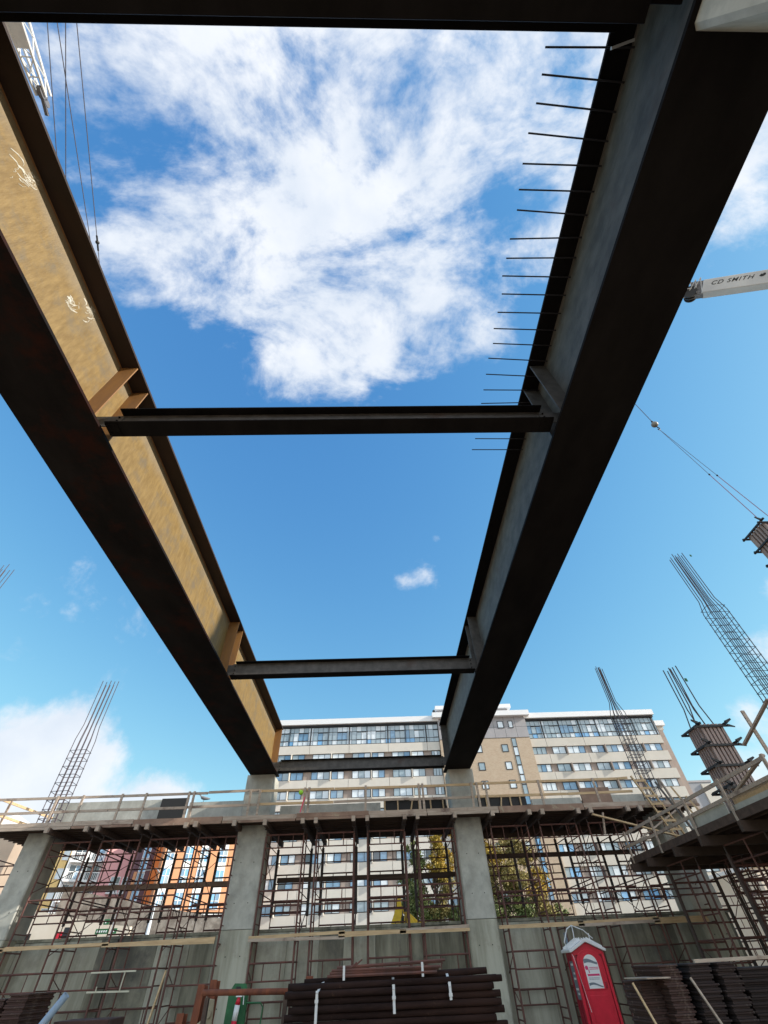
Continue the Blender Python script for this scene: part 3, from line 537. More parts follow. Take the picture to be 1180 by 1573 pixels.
for i in range(3):
    for j in range(2):
        x = 10.82 + i * 0.30; y = 14.85 + j * 0.35
        MB().tube([(x, y, 4.4), (x, y, 6.9), (10.93 + i * 0.12 + 0.12 * (i == 2), y, 7.5), (10.95 + i * 0.15, y, 8.95 + jit(0.08))], 0.021, 5).build('bar', m_rebar, r2)
for nm, p in (('green tag on the slim bars above the clamped column form', (11.3, 14.84, 8.35)), ('green tag on top of the dense right rebar cage', (15.75, 15.7, 15.0))):
    solo(MB().box(p[0], p[0] + 0.09, p[1] - 0.004, p[1] + 0.004, p[2], p[2] + 0.12), 'tag', m_green, nm, 'tag', p)
# ------------------------------------------------------------------ clamped column forms
def colform(label, cx, cy, z0, z1, w, d):
    t = thing('column_form', label, 'column form', (cx, cy, z0), 'clamped column forms')
    MB().box(cx - w / 2 + 0.05, cx + w / 2 - 0.05, cy - d / 2 + 0.05, cy + d / 2 - 0.05, z0, z1 - 0.02).build('form_shell', m_ply, t)
    n = 6
    for i in range(n):
        x = cx - w / 2 + 0.06 + (w - 0.12) * i / (n - 1)
        MB().box(x - 0.04, x + 0.04, cy - d / 2 - 0.03, cy - d / 2 + 0.048, z0 - 0.02, z1).build('rib', m_formrib, t)
        MB().box(x - 0.04, x + 0.04, cy + d / 2 - 0.048, cy + d / 2 + 0.03, z0 - 0.02, z1).build('rib', m_formrib, t)
    for i in range(5):
        y = cy - d / 2 + 0.12 + (d - 0.24) * i / 4
        for s in (-1, 1): MB().box(*sorted((cx + s * (w / 2 - 0.048), cx + s * (w / 2 + 0.03))), y - 0.035, y + 0.035, z0 - 0.02, z1).build('rib', m_formrib, t)
    nz = 5
    for k in range(nz):
        z = z0 + 0.2 + (z1 - z0 - 0.28) * k / (nz - 1); b = MB()
        for s in (-1, 1):
            b.box(cx - w / 2 - 0.22, cx + w / 2 + 0.22, *sorted((cy + s * (d / 2 + 0.035), cy + s * (d / 2 + 0.085))), z - 0.03, z + 0.03)
            b.box(*sorted((cx + s * (w / 2 + 0.035), cx + s * (w / 2 + 0.085))), cy - d / 2 - 0.22, cy + d / 2 + 0.22, z + 0.032, z + 0.09)
            b.beam((cx + s * (w / 2 + 0.08), cy - d / 2 - 0.12, z + 0.08), (cx + s * (w / 2 + 0.28), cy - d / 2 - 0.16, z + 0.17), 0.05, 0.10, taper=0.5)
            b.beam((cx + s * (w / 2 + 0.10), cy - d / 2 - 0.10, z), (cx + s * (w / 2 + 0.30), cy - d / 2 - 0.14, z - 0.07), 0.04, 0.08, taper=0.4)
        b.build('clamp', m_black, t)
    return t
m_formrib = mat('form_rib', (0.36, 0.28, 0.25), 0.7, 0.0, (0.26, 0.2, 0.18), 3, stretch=(3, 3, 0.6))
colform('clamped column form standing on the right platform with bars rising out of it', 11.13, 15.0, 4.22, 6.80, 0.78, 0.72)
lf = colform('clamped column form hanging from the crane slings at the right edge', 14.82, 11.12, 9.5, 12.35, 0.98, 0.8)
# ------------------------------------------------------------------ crane with telescopic boom
D = Vector((3.0, -1.31, -2.34)).normalized(); H = Vector((23.95, 8.9, 34.64)) + D * 0.45; ROOT = H + D * ((H.z - 3.0) / -D.z)
cr = thing('crane', 'white telescopic crane boom with CD SMITH lettering entering from the right', 'crane', (ROOT.x, ROOT.y, 0))
view = (H - Vector((0, 0, 1.6))).normalized()
nside = (-view - D * (-view).dot(D)).normalized()                # turned so that one broad side looks down at the pit
upv = D.cross(nside).normalized()
if upv.z < 0: upv = -upv
side = (nside * 0.86 + upv * 0.5).normalized(); upb = D.cross(side).normalized()
if upb.z < 0: upb = -upb
def boomsec(p, q, w, h, name):
    b = MB(); b.beam(p, q, w, h, upb); return b.build(name, m_cranewhite, cr, bevel=0.05)
boomsec(H, H + D * 14, 0.86, 0.98, 'boom_section')
boomsec(H + D * 13.9, H + D * 30, 1.02, 1.14, 'boom_section'); boomsec(H + D * 29.9, ROOT, 1.18, 1.30, 'boom_section')
b = MB(); b.beam(H - D * 0.75, H + D * 0.1, 0.6, 1.0, upb); b.build('boom_head', mat('crane_grey', (0.22, 0.22, 0.24), 0.6, 0, (0.08, 0.08, 0.09), 5), cr)
for s in (-0.35, 0.0, 0.35):
    b = MB(); c = H - D * 0.7 - upb * 0.25 + side * s; b.tube([c - side * 0.05, c + side * 0.05], 0.42, 16); b.build('sheave', m_black, cr)
b = MB()
for k in range(5):
    p = H - D * (0.2 + 0.28 * k) + upb * (0.62 - 0.1 * k); b.tube([p - side * 0.5, p + side * 0.5], 0.035, 5); b.tube([p + side * 0.5, p - upb * 0.7 + side * 0.4 - D * 0.25], 0.03, 5); b.tube([p + side * 0.3, p - upb * 0.9 + side * 0.35 + D * 0.2], 0.03, 5)
b.build('head_cage', m_cranewhite, cr)
TIP = Vector((14.2, 11.0, 37.2)); JB = H - D * 0.8
b = MB(); a_ = (TIP - JB).normalized(); s1 = a_.cross(Vector((0, 0, 1))).normalized(); s2 = s1.cross(a_)
L0 = (TIP - JB).length
for u in (-1, 1):
    for v in (-1, 1): b.tube([JB + s1 * u * 0.3 + s2 * v * 0.3, TIP + s1 * u * 0.12 + s2 * v * 0.12], 0.035, 5)
for k in range(12):
    c0 = JB + a_ * L0 * k / 12; c1 = JB + a_ * L0 * (k + 1) / 12; r0 = 0.3 - 0.18 * k / 12; r1 = 0.3 - 0.18 * (k + 1) / 12
    for u in (-1, 1): b.tube([c0 + s1 * u * r0 - s2 * r0, c1 + s1 * u * r1 + s2 * r1], 0.018, 4); b.tube([c0 + s2 * u * r0 - s1 * r0, c1 + s2 * u * r1 + s1 * r1], 0.018, 4)
b.build('fly_jib', m_cranewhite, cr)
b = MB(); b.tube([H + upb * 0.62 + D * 0.4, H + upb * 1.05 + D * 30], 0.03, 5); b.build('boom_rope', mat('blue_rope', (0.08, 0.13, 0.3), 0.5), cr)
BALL = Vector((14.2, 11.0, 19.64))
b = MB(); b.tube([TIP, BALL + Vector((0, 0, 0.25))], 0.017, 5); b.build('hoist_rope', m_wire, cr)
# carrier truck standing far right, beyond the frame
cb = MB(); cb.box(ROOT.x - 3, ROOT.x + 8, ROOT.y - 1.5, ROOT.y + 1.5, 1.1, 1.6); cb.box(ROOT.x - 1.6, ROOT.x + 2.2, ROOT.y - 1.3, ROOT.y + 1.3, 1.62, 3.6); cb.build('carrier', m_cranewhite, cr, bevel=0.05)
for k in range(4):
    for s in (-1, 1): MB().tube([(ROOT.x - 2 + k * 2.8, ROOT.y + s * 1.15, 0.55), (ROOT.x - 2 + k * 2.8, ROOT.y + s * 1.5, 0.55)], 0.55, 18).build('wheel', m_black, cr)
def text_mesh(body, size, ext, shear=0.0, weight=0.0):
    cu = bpy.data.curves.new('lettering', 'FONT'); cu.body = body; cu.size = size; cu.extrude = ext; cu.shear = shear; cu.offset = weight; cu.space_character = 1.18
    tmp = bpy.data.objects.new('tmp', cu); COL.objects.link(tmp); bpy.context.view_layer.update()
    me = bpy.data.meshes.new_from_object(tmp.evaluated_get(bpy.context.evaluated_depsgraph_get())); bpy.data.objects.remove(tmp); return me
me = text_mesh('CD SMITH', 0.62, 0.004, 0.30, 0.004); me.materials.append(m_frame)
lo = bpy.data.objects.new('lettering', me); COL.objects.link(lo); lo.parent = cr
xa = D; ya = (upb - D * upb.dot(D)).normalized(); za = xa.cross(ya)
fp = H + D * 0.45 + (side if True else -side) * 0.437 + ya * 0.0
if za.dot(side) < 0: ya = -ya; za = xa.cross(ya)
if ya.dot(Vector((0, 0, 1))) < 0: pass
mtx = Matrix.Translation(fp - Vector(cr.location)) @ Matrix((xa, ya, za)).transposed().to_4x4() @ Matrix.Diagonal((0.72, 0.62, 1, 1))
lo.matrix_local = mtx
b = MB(); q = fp + xa * 2.62 + za * 0.004
pts = [(0, 0.12), (0.10, 0.30), (0.2, 0.26), (0.30, 0.36), (0.42, 0.30), (0.40, 0.16), (0.28, 0.06), (0.14, 0.04)]
b.add([q + xa * u * 0.8 + ya * v * 0.8 for u, v in pts] , [tuple(range(8))]); b.build('emblem', m_frame, cr)
# hook ball, slings
t = thing('hook_ball', 'grey crane hook ball hanging against the blue sky on the right', 'hook', tuple(BALL))
MB().ball(BALL, 0.155, 16, 10, 1.05).build('ball', mat('hook_grey', (0.26, 0.25, 0.22), 0.5, 0, (0.14, 0.13, 0.12), 8), t, smooth=True)
MB().tube([BALL + Vector((0, 0, 0.14)), BALL + Vector((0, 0, 0.30))], 0.045, 8).build('swivel', m_black, t)
HK = BALL + Vector((0.0, 0.0, -0.5))
MB().tube([BALL + Vector((0, 0, -0.15)), BALL + Vector((0.01, 0, -0.27)), BALL + Vector((0.06, 0, -0.35)), BALL + Vector((0.04, 0, -0.45)), HK + Vector((-0.03, 0, 0.0)), HK + Vector((-0.06, 0, 0.08))], 0.025, 6).build('hook', m_black, t)
m_sling = mat('sling_red', (0.28, 0.10, 0.14), 0.6)
for k, (e, fr, lab) in enumerate((((14.22, 10.62, 12.37), 0.57, 'left crane sling running from the hook to the hanging form'), ((15.15, 10.9, 12.37), 0.55, 'right crane sling running from the hook to the hanging form'))):
    t = thing('sling', lab, 'sling', tuple(HK)); e = Vector(e); m1 = HK.lerp(e, fr)
    MB().tube([HK, m1], 0.010, 5).build('wire_leg', m_wire, t); MB().tube([m1, e], 0.013, 5).build('webbing_leg', m_sling, t)
    MB().ball(m1, 0.035, 8, 5, 1.4).build('shackle', m_black, t)
# ------------------------------------------------------------------ lattice boom and ropes, top left
lb = thing('lattice_boom', 'white lattice crane boom tip at the top left corner', 'crane boom', (-17.8, -10, 34))
A = Vector((-17.0, -12.0, 34.4)); B = Vector((-17.92, -0.9, 35.3)); ax = (B - A).normalized(); s1 = ax.cross(Vector((0, 0, 1))).normalized(); s2 = s1.cross(ax)
for u in (-1, 1):
    for v in (-1, 1): MB().tube([A + s1 * u * 0.85 + s2 * v * 0.7, B + s1 * u * 0.24 + s2 * v * 0.25], 0.085, 6).build('chord', m_white, lb)
b = MB(); n_ = 15
for k in range(n_):
    r0 = 0.85 - 0.61 * k / n_; r1 = 0.85 - 0.61 * (k + 1) / n_; c0 = A.lerp(B, k / n_); c1 = A.lerp(B, (k + 1) / n_); sg = 1 if k % 2 else -1
    b.tube([c0 + s1 * r0 * sg - s2 * r0 * .85, c1 - s1 * r1 * sg - s2 * r1 * .85], 0.035, 5); b.tube([c0 + s1 * r0 - s2 * r0 * sg * .85, c1 + s1 * r1 + s2 * r1 * sg * .85], 0.035, 5); b.tube([c0 - s1 * r0 - s2 * r0 * sg * .85, c1 - s1 * r1 + s2 * r1 * sg * .85], 0.035, 5)
    b.tube([c0 + s1 * r0 - s2 * r0 * .85, c0 - s1 * r0 - s2 * r0 * .85], 0.035, 5)
b.build('lacing', m_white, lb)
b = MB(); b.box(-18.0, -17.45, -4.9, -4.2, 34.3, 34.34); b.add([A.lerp(B, .62) + s1 * .45 - s2 * .42, A.lerp(B, .62) - s1 * .45 - s2 * .42, A.lerp(B, .84) - s1 * .33 - s2 * .33, A.lerp(B, .84) + s1 * .33 - s2 * .33], [(0, 1, 2, 3)]); b.build('tip_plate', m_white, lb)
b = MB(); c = B + Vector((0.1, -0.1, -0.25)); b.tube([c - s1 * 0.1, c + s1 * 0.1], 0.30, 14); b.tube([c + ax * 0.4 - s1 * 0.1, c + ax * 0.4 + s1 * 0.1], 0.2, 14); b.beam(c - ax * 0.3, c + ax * 0.9 - s2 * 0.3, 0.16, 0.14); b.build('tip_sheave', mat('sheave_grey', (0.1, 0.1, 0.11), 0.5), lb)
for k, (p, q) in enumerate((((-16.18, -3.55), (-18.13, 1.15)), ((-15.68, -3.55), (-18.09, 5.07)), ((-15.26, -3.56), (-18.15, 2.34)), ((-14.70, -3.56), (-17.95, 6.15)))):
    p = Vector((*p, 35)); q = Vector((*q, 35)); d = (q - p)
    w = thing('crane_rope', '%s of the four thin crane ropes at the top left, counted from the left' % ORD[[0, 1, 2, 3][k]], 'rope', tuple(p), 'thin crane ropes')
    MB().tube([p - d * 1.2, q + d * 1.0], 0.024, 5).build('wire', m_wire, w)
    if k == 3: MB().ball(q - d * 0.01, 0.13, 8, 6, 1).build('fitting', m_black, w); MB().tube([q - d * 0.05, q + d * 0.04], 0.06, 6).build('fitting', m_black, w)
# ================================================================== PIT OBJECTS
def multi(name, boxes, mats, parent, label=None):
    """one mesh out of boxes, each with its own material index"""
    b = MB(); idx = []
    for (c, mi) in boxes:
        n0 = len(b.f); b.box(*c); idx += [mi] * (len(b.f) - n0)
    o = b.build(name, mats[0], parent, label=label)
    for m_ in mats[1:]: o.data.materials.append(m_)
    for p, i in zip(o.data.polygons, idx): p.material_index = i
    return o
# ---- portable toilet
def toilet():
    x0, x1, y0, y1 = 6.46, 7.56, 20.45, 21.25
    t = thing('portable_toilet', 'red portable toilet with white roof standing before the far wall', 'portable toilet', ((x0 + x1) / 2, (y0 + y1) / 2, 0))
    xm = (x0 + x1) / 2
    MB().box(x0 + 0.05, x1 - 0.05, y0 + 0.05, y1, 0.12, 1.80).build('cabin', m_redshade, t, bevel=0.01)
    MB().box(x0 - 0.02, x1 + 0.02, y0 - 0.02, y1 + 0.02, 0.0, 0.12).build('skid', m_black, t)
    for x in (x0, x1): b = MB(); b.box(x - 0.0 if x == x0 else x - 0.09, x + 0.09 if x == x0 else x, y0, y0 + 0.10, 0.12, 1.79); b.build('corner_post', m_red, t, bevel=0.02)
    for s in (x0 + 0.052, x1 - 0.052):                                                   # moulded side ribs
        for k in range(3): MB().box(min(s, s - 0.02 * (1 if s < xm else -1)), max(s, s - 0.02 * (1 if s < xm else -1)), y0 + 0.16 + k * 0.22, y0 + 0.2 + k * 0.22, 0.2, 1.7).build('side_rib', m_redshade, t)
    b = MB(); b.prism([(x0 + 0.03, 1.74), (x1 - 0.03, 1.74), (x1 - 0.03, 1.80), (xm, 2.03), (x0 + 0.03, 1.80)], y0 + 0.012, y0 + 0.06, 'y'); b.build('gable', m_red, t)
    # door with an arched raised frame
    def arch(w, zb, zs, rise, n=14): return [(xm - w, zb), (xm + w, zb)] + [(xm + w * math.cos(a), zs + rise * math.sin(a)) for a in [math.pi * i / n for i in range(n + 1)]]
    d = MB(); d.prism(arch(0.43, 0.16, 1.56, 0.30), y0 - 0.006, y0 + 0.049, 'y'); dr = d.build('door', m_red, t, bevel=0.008)
    d = MB(); d.prism(arch(0.35, 0.95, 1.52, 0.27), y0 - 0.022, y0 - 0.007, 'y'); d.build('door_panel', m_red, dr, bevel=0.006)
    d = MB(); d.prism([(xm - 0.30, 0.22), (xm + 0.30, 0.22), (xm + 0.30, 0.84), (xm - 0.30, 0.84)], y0 - 0.02, y0 - 0.007, 'y'); d.build('door_panel', m_red, dr, bevel=0.01)
    MB().box(xm + 0.30, xm + 0.36, y0 - 0.05, y0 - 0.007, 0.98, 1.12).build('latch', m_redshade, dr, bevel=0.01)
    for z in (0.4, 1.0, 1.5): MB().tube([(xm - 0.445, y0 - 0.012, z), (xm - 0.445, y0 - 0.012, z + 0.10)], 0.012, 6).build('hinge', m_redshade, dr)
    sg = MB(); sg.prism(arch(0.235, 0.98, 1.52, 0.22), y0 - 0.026, y0 - 0.0225, 'y'); sn = sg.build('sign', m_signwhite, dr)
    yb = y0 - 0.0275
    def swoosh(z, a, h): 
        b = MB(); n = 10; up = [(xm - 0.22 + 0.44 * i / n, z + a * math.sin(math.pi * (i / n) * 1.3 + 0.3) + h * (1 - (i / n) * 0.5)) for i in range(n + 1)]; dn = [(xm - 0.22 + 0.44 * i / n, z + a * math.sin(math.pi * (i / n) * 1.3 + 0.3)) for i in range(n + 1)]
        for i in range(n): b.add([(up[i][0], yb, up[i][1]), (up[i + 1][0], yb, up[i + 1][1]), (dn[i + 1][0], yb, dn[i + 1][1]), (dn[i][0], yb, dn[i][1])], [(0, 1, 2, 3)])
        return b
    swoosh(1.53, 0.03, 0.10).build('sign_swoosh', m_signgrey, sn); swoosh(1.03, 0.035, 0.06).build('sign_swoosh', m_signgrey, sn)
    b = MB(); b.prism([(xm - 0.17 + 0.055 * math.cos(a), 1.44 + 0.05 * math.sin(a)) for a in [math.pi * i / 6 for i in range(12)]], yb, yb - 0.001, 'y'); b.box(xm - 0.13, xm - 0.10, yb - 0.001, yb, 1.32, 1.40); b.build('sign_logo', m_signpink, sn)
    b = MB(); b.box(xm - 0.19, xm + 0.20, yb - 0.001, yb, 1.255, 1.30); b.build('sign_bar', m_signpink, sn)
    random.seed(9); b = MB()
    for z, x_a, x_b, h in ((1.43, -0.08, 0.2, 0.02), (1.395, -0.08, 0.2, 0.02)):
        x = xm + x_a
        while x < xm + x_b: w = random.uniform(0.015, 0.03); b.box(x, x + w, yb - 0.001, yb, z, z + h); x += w + 0.008
    b.build('sign_lettering', m_signpink, sn); b = MB()
    for z in (1.205, 1.175):
        x = xm - 0.17
        while x < xm + 0.17: w = random.uniform(0.01, 0.03); b.box(x, x + w, yb - 0.001, yb, z, z + 0.014); x += w + 0.01
    b.build('sign_lettering', m_signgrey, sn)
    # side decal
    b = MB(); b.box(x0 + 0.026, x0 + 0.03, y0 + 0.16, y0 + 0.52, 0.75, 1.6); sd = b.build('sign', m_signgrey, t)
    b = MB()
    for z in (1.5, 1.3, 1.18, 0.95, 0.85): b.box(x0 + 0.0235, x0 + 0.0255, y0 + 0.2, y0 + random.uniform(0.34, 0.48), z, z + 0.05)
    b.build('sign_lettering', m_signwhite, sd)
    # roof
    r = MB(); o = 0.07
    prof = [(x0 - o, 1.80), (x0 - o, 1.86), (xm - 0.08, 2.10), (xm + 0.08, 2.10), (x1 + o, 1.86), (x1 + o, 1.80), (x1 + 0.02, 1.80), (xm, 2.035), (x0 - 0.02, 1.80)]
    r.prism(prof, y0 - 0.09, y1 + 0.09, 'y'); rf = r.build('roof', m_white, t, bevel=0.012)
    for k in range(3): y = y0 + 0.12 + k * 0.26; q = MB(); q.beam((x0 - 0.03, y, 1.885), (xm - 0.10, y, 2.112), 0.10, 0.02, (0, 1, 0)); q.beam((x1 + 0.03, y, 1.885), (xm + 0.10, y, 2.112), 0.10, 0.02, (0, 1, 0)); q.build('roof_rib', m_white, rf)
    MB().tube([(x0 + 0.16, y1 - 0.12, 1.9), (x0 + 0.16, y1 - 0.12, 2.30)], 0.05, 10).build('vent_pipe', m_signgrey, t)
    MB().tube([(x1 - 0.1, y1 - 0.1, 1.9), (x1 - 0.1, y1 - 0.1, 2.26)], 0.02, 6).build('lifting_eye', m_white, t)
toilet()
t = thing('rope', 'white rope looped over the roof of the red toilet', 'rope', (6.8, 21.0, 2.0))
for a, b_, c, r in (((6.45, 20.9, 2.05), (6.68, 21.0, 2.38), (6.9, 21.1, 2.47), 0.017), ((6.72, 20.6, 2.0), (6.82, 20.8, 2.3), (6.92, 21.1, 2.47), 0.016), ((6.92, 21.1, 2.47), (7.25, 21.0, 2.34), (7.5, 20.95, 2.12), 0.014), ((6.45, 20.9, 2.05), (6.48, 20.36, 1.7), (6.62, 20.36, 0.5), 0.008)):
    MB().tube([a, b_, c], r, 6).build('strand', m_white, t)
# ---- pile of pipes
def pipe_mesh(L, r, n=12):
    b = MB(); vs = []
    for x in (-L / 2, L / 2):
        for rr in (r, r * 0.86):
            for j in range(n): a = 2 * math.pi * j / n; vs.append((x, rr * math.cos(a), rr * math.sin(a)))
    fs = []
    for j in range(n):
        k = (j + 1) % n
        fs += [(j, k, 2 * n + k, 2 * n + j), (n + k, n + j, 3 * n + j, 3 * n + k), (k, j, n + j, n + k), (2 * n + j, 2 * n + k, 3 * n + k, 3 * n + j)]
    for x in (-L / 2 + 0.25, L / 2 - 0.25): m0 = len(vs); vs += [(x, r * 0.86 * math.cos(2 * math.pi * j / n), r * 0.86 * math.sin(2 * math.pi * j / n)) for j in range(n)]; fs.append(tuple(range(m0, m0 + n)))
    b.add(vs, fs); return b
random.seed(17)
pm = pipe_mesh(3.56, 0.0445).build('steel_pipe', m_pipe, None, smooth=True); pm.data.materials.append(m_hollow)
for p in pm.data.polygons:
    if len(p.vertices) == 12: p.material_index = 1
firstp = True; NR = 16
ROWN = ['bottom', 'second', 'third', 'fourth', 'fifth', 'sixth', 'seventh', 'eighth', 'ninth', 'tenth', 'top']
for r in range(NR):
    n_ = 2 if r < 14 else (9 if r == 14 else 7)
    for k in range(n_):
        z = 0.142 + r * 0.0868
        o = pm if firstp else pm.copy()
        if not firstp: COL.objects.link(o)
        firstp = False
        o.location = (0.24 + jit(0.12) + (0.04 if r % 2 else -0.04), 11.0 + k * 0.094 + (0.044 if r % 2 else 0.0), z); o.rotation_euler = (random.uniform(0, 6), jit(0.004), jit(0.01))
        tag(o, 'dark rusty pipe in the %s row of the strapped pile, %s from the front' % (ORD[r] if r < 15 else 'topmost', ORD[k]), 'pipe', 'steel pipes in the strapped pile')
for k, (x, z) in enumerate(((-1.35, 1.50), (1.75, 1.51))):
    o = pm.copy(); COL.objects.link(o); o.location = (0.3 + x * 0.12, 11.25 + 0.16 * k, z + 0.012); o.rotation_euler = (0, -0.012, 0.03 - 0.05 * k); o.scale = (0.82, 1, 1)
    tag(o, '%s loose rusty pipe lying on top of the strapped pile' % ('front', 'rear')[k], 'pipe', 'steel pipes in the strapped pile')
for x in (-1.0, 1.3): solo(MB().box(x, x + 0.12, 10.9, 11.9, 0.0, 0.095), 'timber_sleeper', m_tim_dark, '%s timber sleeper under the pipe pile' % ('left' if x < 0 else 'right'), 'timber', (x, 11, 0))
for k, (x, lo_) in enumerate(((-1.06, 0.1), (0.25, 1.10), (1.22, 1.22))):
    b = MB(); b.box(x - 0.022, x + 0.022, 10.940, 10.944, lo_, 1.40 + 0.03 * (k > 0)); b.beam((x, 10.927, 1.375), (x + 0.10 * (k == 0), 11.25, 1.53), 0.044, 0.004); b.box(x - 0.03, x + 0.03, 10.92, 10.924, 1.26, 1.30)
    solo(b, 'steel_strap', m_strap, '%s bright steel strap round the pipe pile' % ('left long', 'middle short', 'right short')[k], 'strap', (x, 10.93, lo_), 'straps round the pipe pile')
# shoring frames lying on the pile
random.seed(4)
for k in range(4):
    t = thing('stacked_frame', 'rust red scaffold frame lying on the pipe pile, %s from the bottom' % ORD[k], 'scaffold frame', (0.1, 11.3, 1.55), 'scaffold frames lying on the pipe pile')
    z = 1.555 + k * 0.034; dx = jit(0.12); xx = -0.85 + dx
    for y in (11.15, 11.75): MB().tube([(xx, y, z), (xx + 1.95, y + jit(0.03), z + jit(0.01) + 0.03 * (k == 3))], 0.022, 6).build('tube', m_scaf, t)
    for q in (0.1, 0.55, 1.1, 1.5, 1.9): MB().tube([(xx + q, 11.15, z), (xx + q + 0.06, 11.75, z)], 0.014, 5).build('rung', m_scaf, t)
    if k > 1: MB().tube([(xx + 0.3, 11.14, z), (xx + 0.45, 11.14, z + 0.09)], 0.012, 5).build('rung', m_scaf, t)
for k, x in enumerate((-0.62, 0.78)):
    solo(MB().box(x - 0.02, x + 0.02, 11.115, 11.119, 1.50, 1.68), 'steel_strap', m_strap, '%s steel strap over the scaffold frames on the pile' % ('left', 'right')[k], 'strap', (x, 11.117, 1.5), 'straps round the pipe pile')
# ---- left of the pile: piles, tube, gas cart
for k, (x, y, z, l) in enumerate(((-3.86, 14.0, 1.52, -0.06), (-3.66, 14.2, 1.58, -0.03), (-4.22, 14.1, 1.12, 0.0))):
    b = MB(); h = 0.14
    b.beam((x + l, y - h, 0), (x, y - h, z), 0.15, 0.014, (0, 1, 0)); b.beam((x + l, y + h, 0), (x, y + h, z - 0.02), 0.15, 0.014, (0, 1, 0)); b.beam((x + l, y, 0), (x, y, z - 0.01), 0.014, 2 * h - 0.016, (0, 1, 0))
    solo(b, 'steel_pile', m_pile, ('orange rusty steel pile section left of the green gas cart, nearest', 'orange rusty steel pile section left of the green gas cart, behind', 'shorter orange rusty pile section at the left of the group')[k], 'steel pile', (x, y, 0), 'rusty pile sections', bevel=0.006)
solo(MB().beam((-1.42, 12.9, 0), (-1.42, 12.9, 1.57), 0.14, 0.14, (0, 1, 0)), 'steel_post', m_pile, 'orange rusty post rising behind the left end of the pipe pile', 'steel post', (-1.42, 12.9, 0), bevel=0.008)
o = pipe_mesh(1.75, 0.045).build('steel_tube', m_pile, None, smooth=True); o.location = (-2.55, 12.4, 1.40); o.rotation_euler = (0.3, 0.02, -0.05)
tag(o, 'horizontal rusty tube resting between the piles and the pipe pile', 'tube')
t = thing('timber_trestle', 'low dark trestle carrying the horizontal rusty tube', 'trestle', (-3.2, 12.4, 0))
for x in (-3.3, -1.8): MB().beam((x, 12.3, 0), (x, 12.4, 1.355), 0.07, 0.07, (0, 1, 0)).build('leg', m_tim_dark, t); MB().beam((x, 12.55, 0), (x, 12.42, 1.345), 0.07, 0.06, (0, 1, 0)).build('leg', m_tim_dark, t)
def cart():
    t = thing('gas_cart', 'green gas cart plate with curved handle beside the rusty piles', 'gas cart', (-3.05, 14, 0))
    b = MB(); b.prism([(-3.32, 0.15), (-2.86, 0.15), (-2.86, 1.34), (-2.93, 1.50), (-3.18, 1.51), (-3.28, 1.38)], 14.02, 14.05, 'y'); b.build('back_plate', m_green, t)
    b = MB(); b.prism([(-3.15, 1.36), (-3.0, 1.38), (-3.04, 1.46), (-3.13, 1.46)], 14.0, 14.019, 'y'); b.build('slot', m_black, t)
    b = MB(); b.tube([(-2.86, 13.98, 1.22), (-2.56, 13.98, 1.21), (-2.50, 13.98, 1.15), (-2.52, 13.98, 0.85), (-2.6, 13.98, 0.2)], 0.016, 8); b.tube([(-2.88, 13.98, 1.30), (-2.88, 13.98, 0.2)], 0.018, 8); b.build('handle', m_green, t)
    for x in (-3.3, -2.85): MB().tube([(x - 0.03, 14.1, 0.15), (x + 0.03, 14.1, 0.15)], 0.15, 16).build('wheel', m_black, t)
    g = thing('fire_extinguisher', 'red and white extinguisher bottle hung on the green gas cart', 'fire extinguisher', (-3.05, 13.92, 0.75))
    MB().tube([(-3.06, 13.9, 0.72), (-3.05, 13.9, 0.98)], 0.055, 12).build('bottle', m_red, g, smooth=True)
    MB().tube([(-3.05, 13.9, 0.982), (-3.03, 13.9, 1.20)], 0.055, 12).build('label_band', m_white, g, smooth=True)
    MB().tube([(-3.03, 13.9, 1.202), (-3.02, 13.9, 1.31)], 0.056, 12, 0.03).build('bottle', m_red, g, smooth=True)
    b = MB(); b.box(-3.08, -2.95, 13.86, 13.9, 1.31, 1.35); b.tube([(-3.0, 13.88, 1.33), (-2.92, 13.88, 1.36), (-2.9, 13.86, 1.2)], 0.01, 5); b.build('valve', m_white, g)
cart()
b = MB(); b.prism([(-3.72, 0.1), (-3.42, 0.1), (-3.42, 1.05), (-3.44, 1.30), (-3.58, 1.32), (-3.60, 1.05), (-3.72, 0.98)], 13.5, 13.55, 'y'); b.tube([(-3.51, 13.45, 1.1), (-3.51, 13.49, 1.1)], 0.06, 12)
solo(b, 'pump_plate', mat('dusty_cream_plate', (0.36, 0.31, 0.2), 0.7, 0, (0.2, 0.17, 0.12), 3), 'dusty cream cast plate between the rusty piles and green cart', 'plate', (-3.55, 13.5, 0.1), bevel=0.01)
# ---- stacked form panels
def form_stack(lab, x0, x1, y0, y1, ztop, th, m_, cap=None, rz=0.0, ribdir='y'):
    w = x1 - x0; d = y1 - y0
    b = MB(); b.box(-w / 2, w / 2, -d / 2, d / 2, 0.0, th * 0.34)
    e = 0.022; b.box(-w / 2 + e, w / 2 - e, -d / 2 + e, d / 2 - e, th * 0.345, th * 0.66); b.box(-w / 2 - 0.006, w / 2 + 0.006, -d / 2 - 0.006, d / 2 + 0.006, th * 0.665, th * 0.98)
    src = b.build('form_panel', m_, None, bevel=0.006); n_ = int(ztop / th); f_ = True
    for k in range(n_):
        o = src if f_ else src.copy()
        if not f_: COL.objects.link(o)
        f_ = False
        o.location = ((x0 + x1) / 2 + jit(0.025), (y0 + y1) / 2 + jit(0.03), k * th); o.rotation_euler.z = rz + jit(0.02)
        tag(o, 'rusty form panel, %s from the floor, stack %s' % (ORD[k], lab), 'form panel', 'form panels stacked ' + lab)
random.seed(23)
form_stack('under the pale plywood sheet', 5.02, 5.44, 12.3, 13.0, 1.30, 0.10, m_form, rz=0.1, ribdir='x')
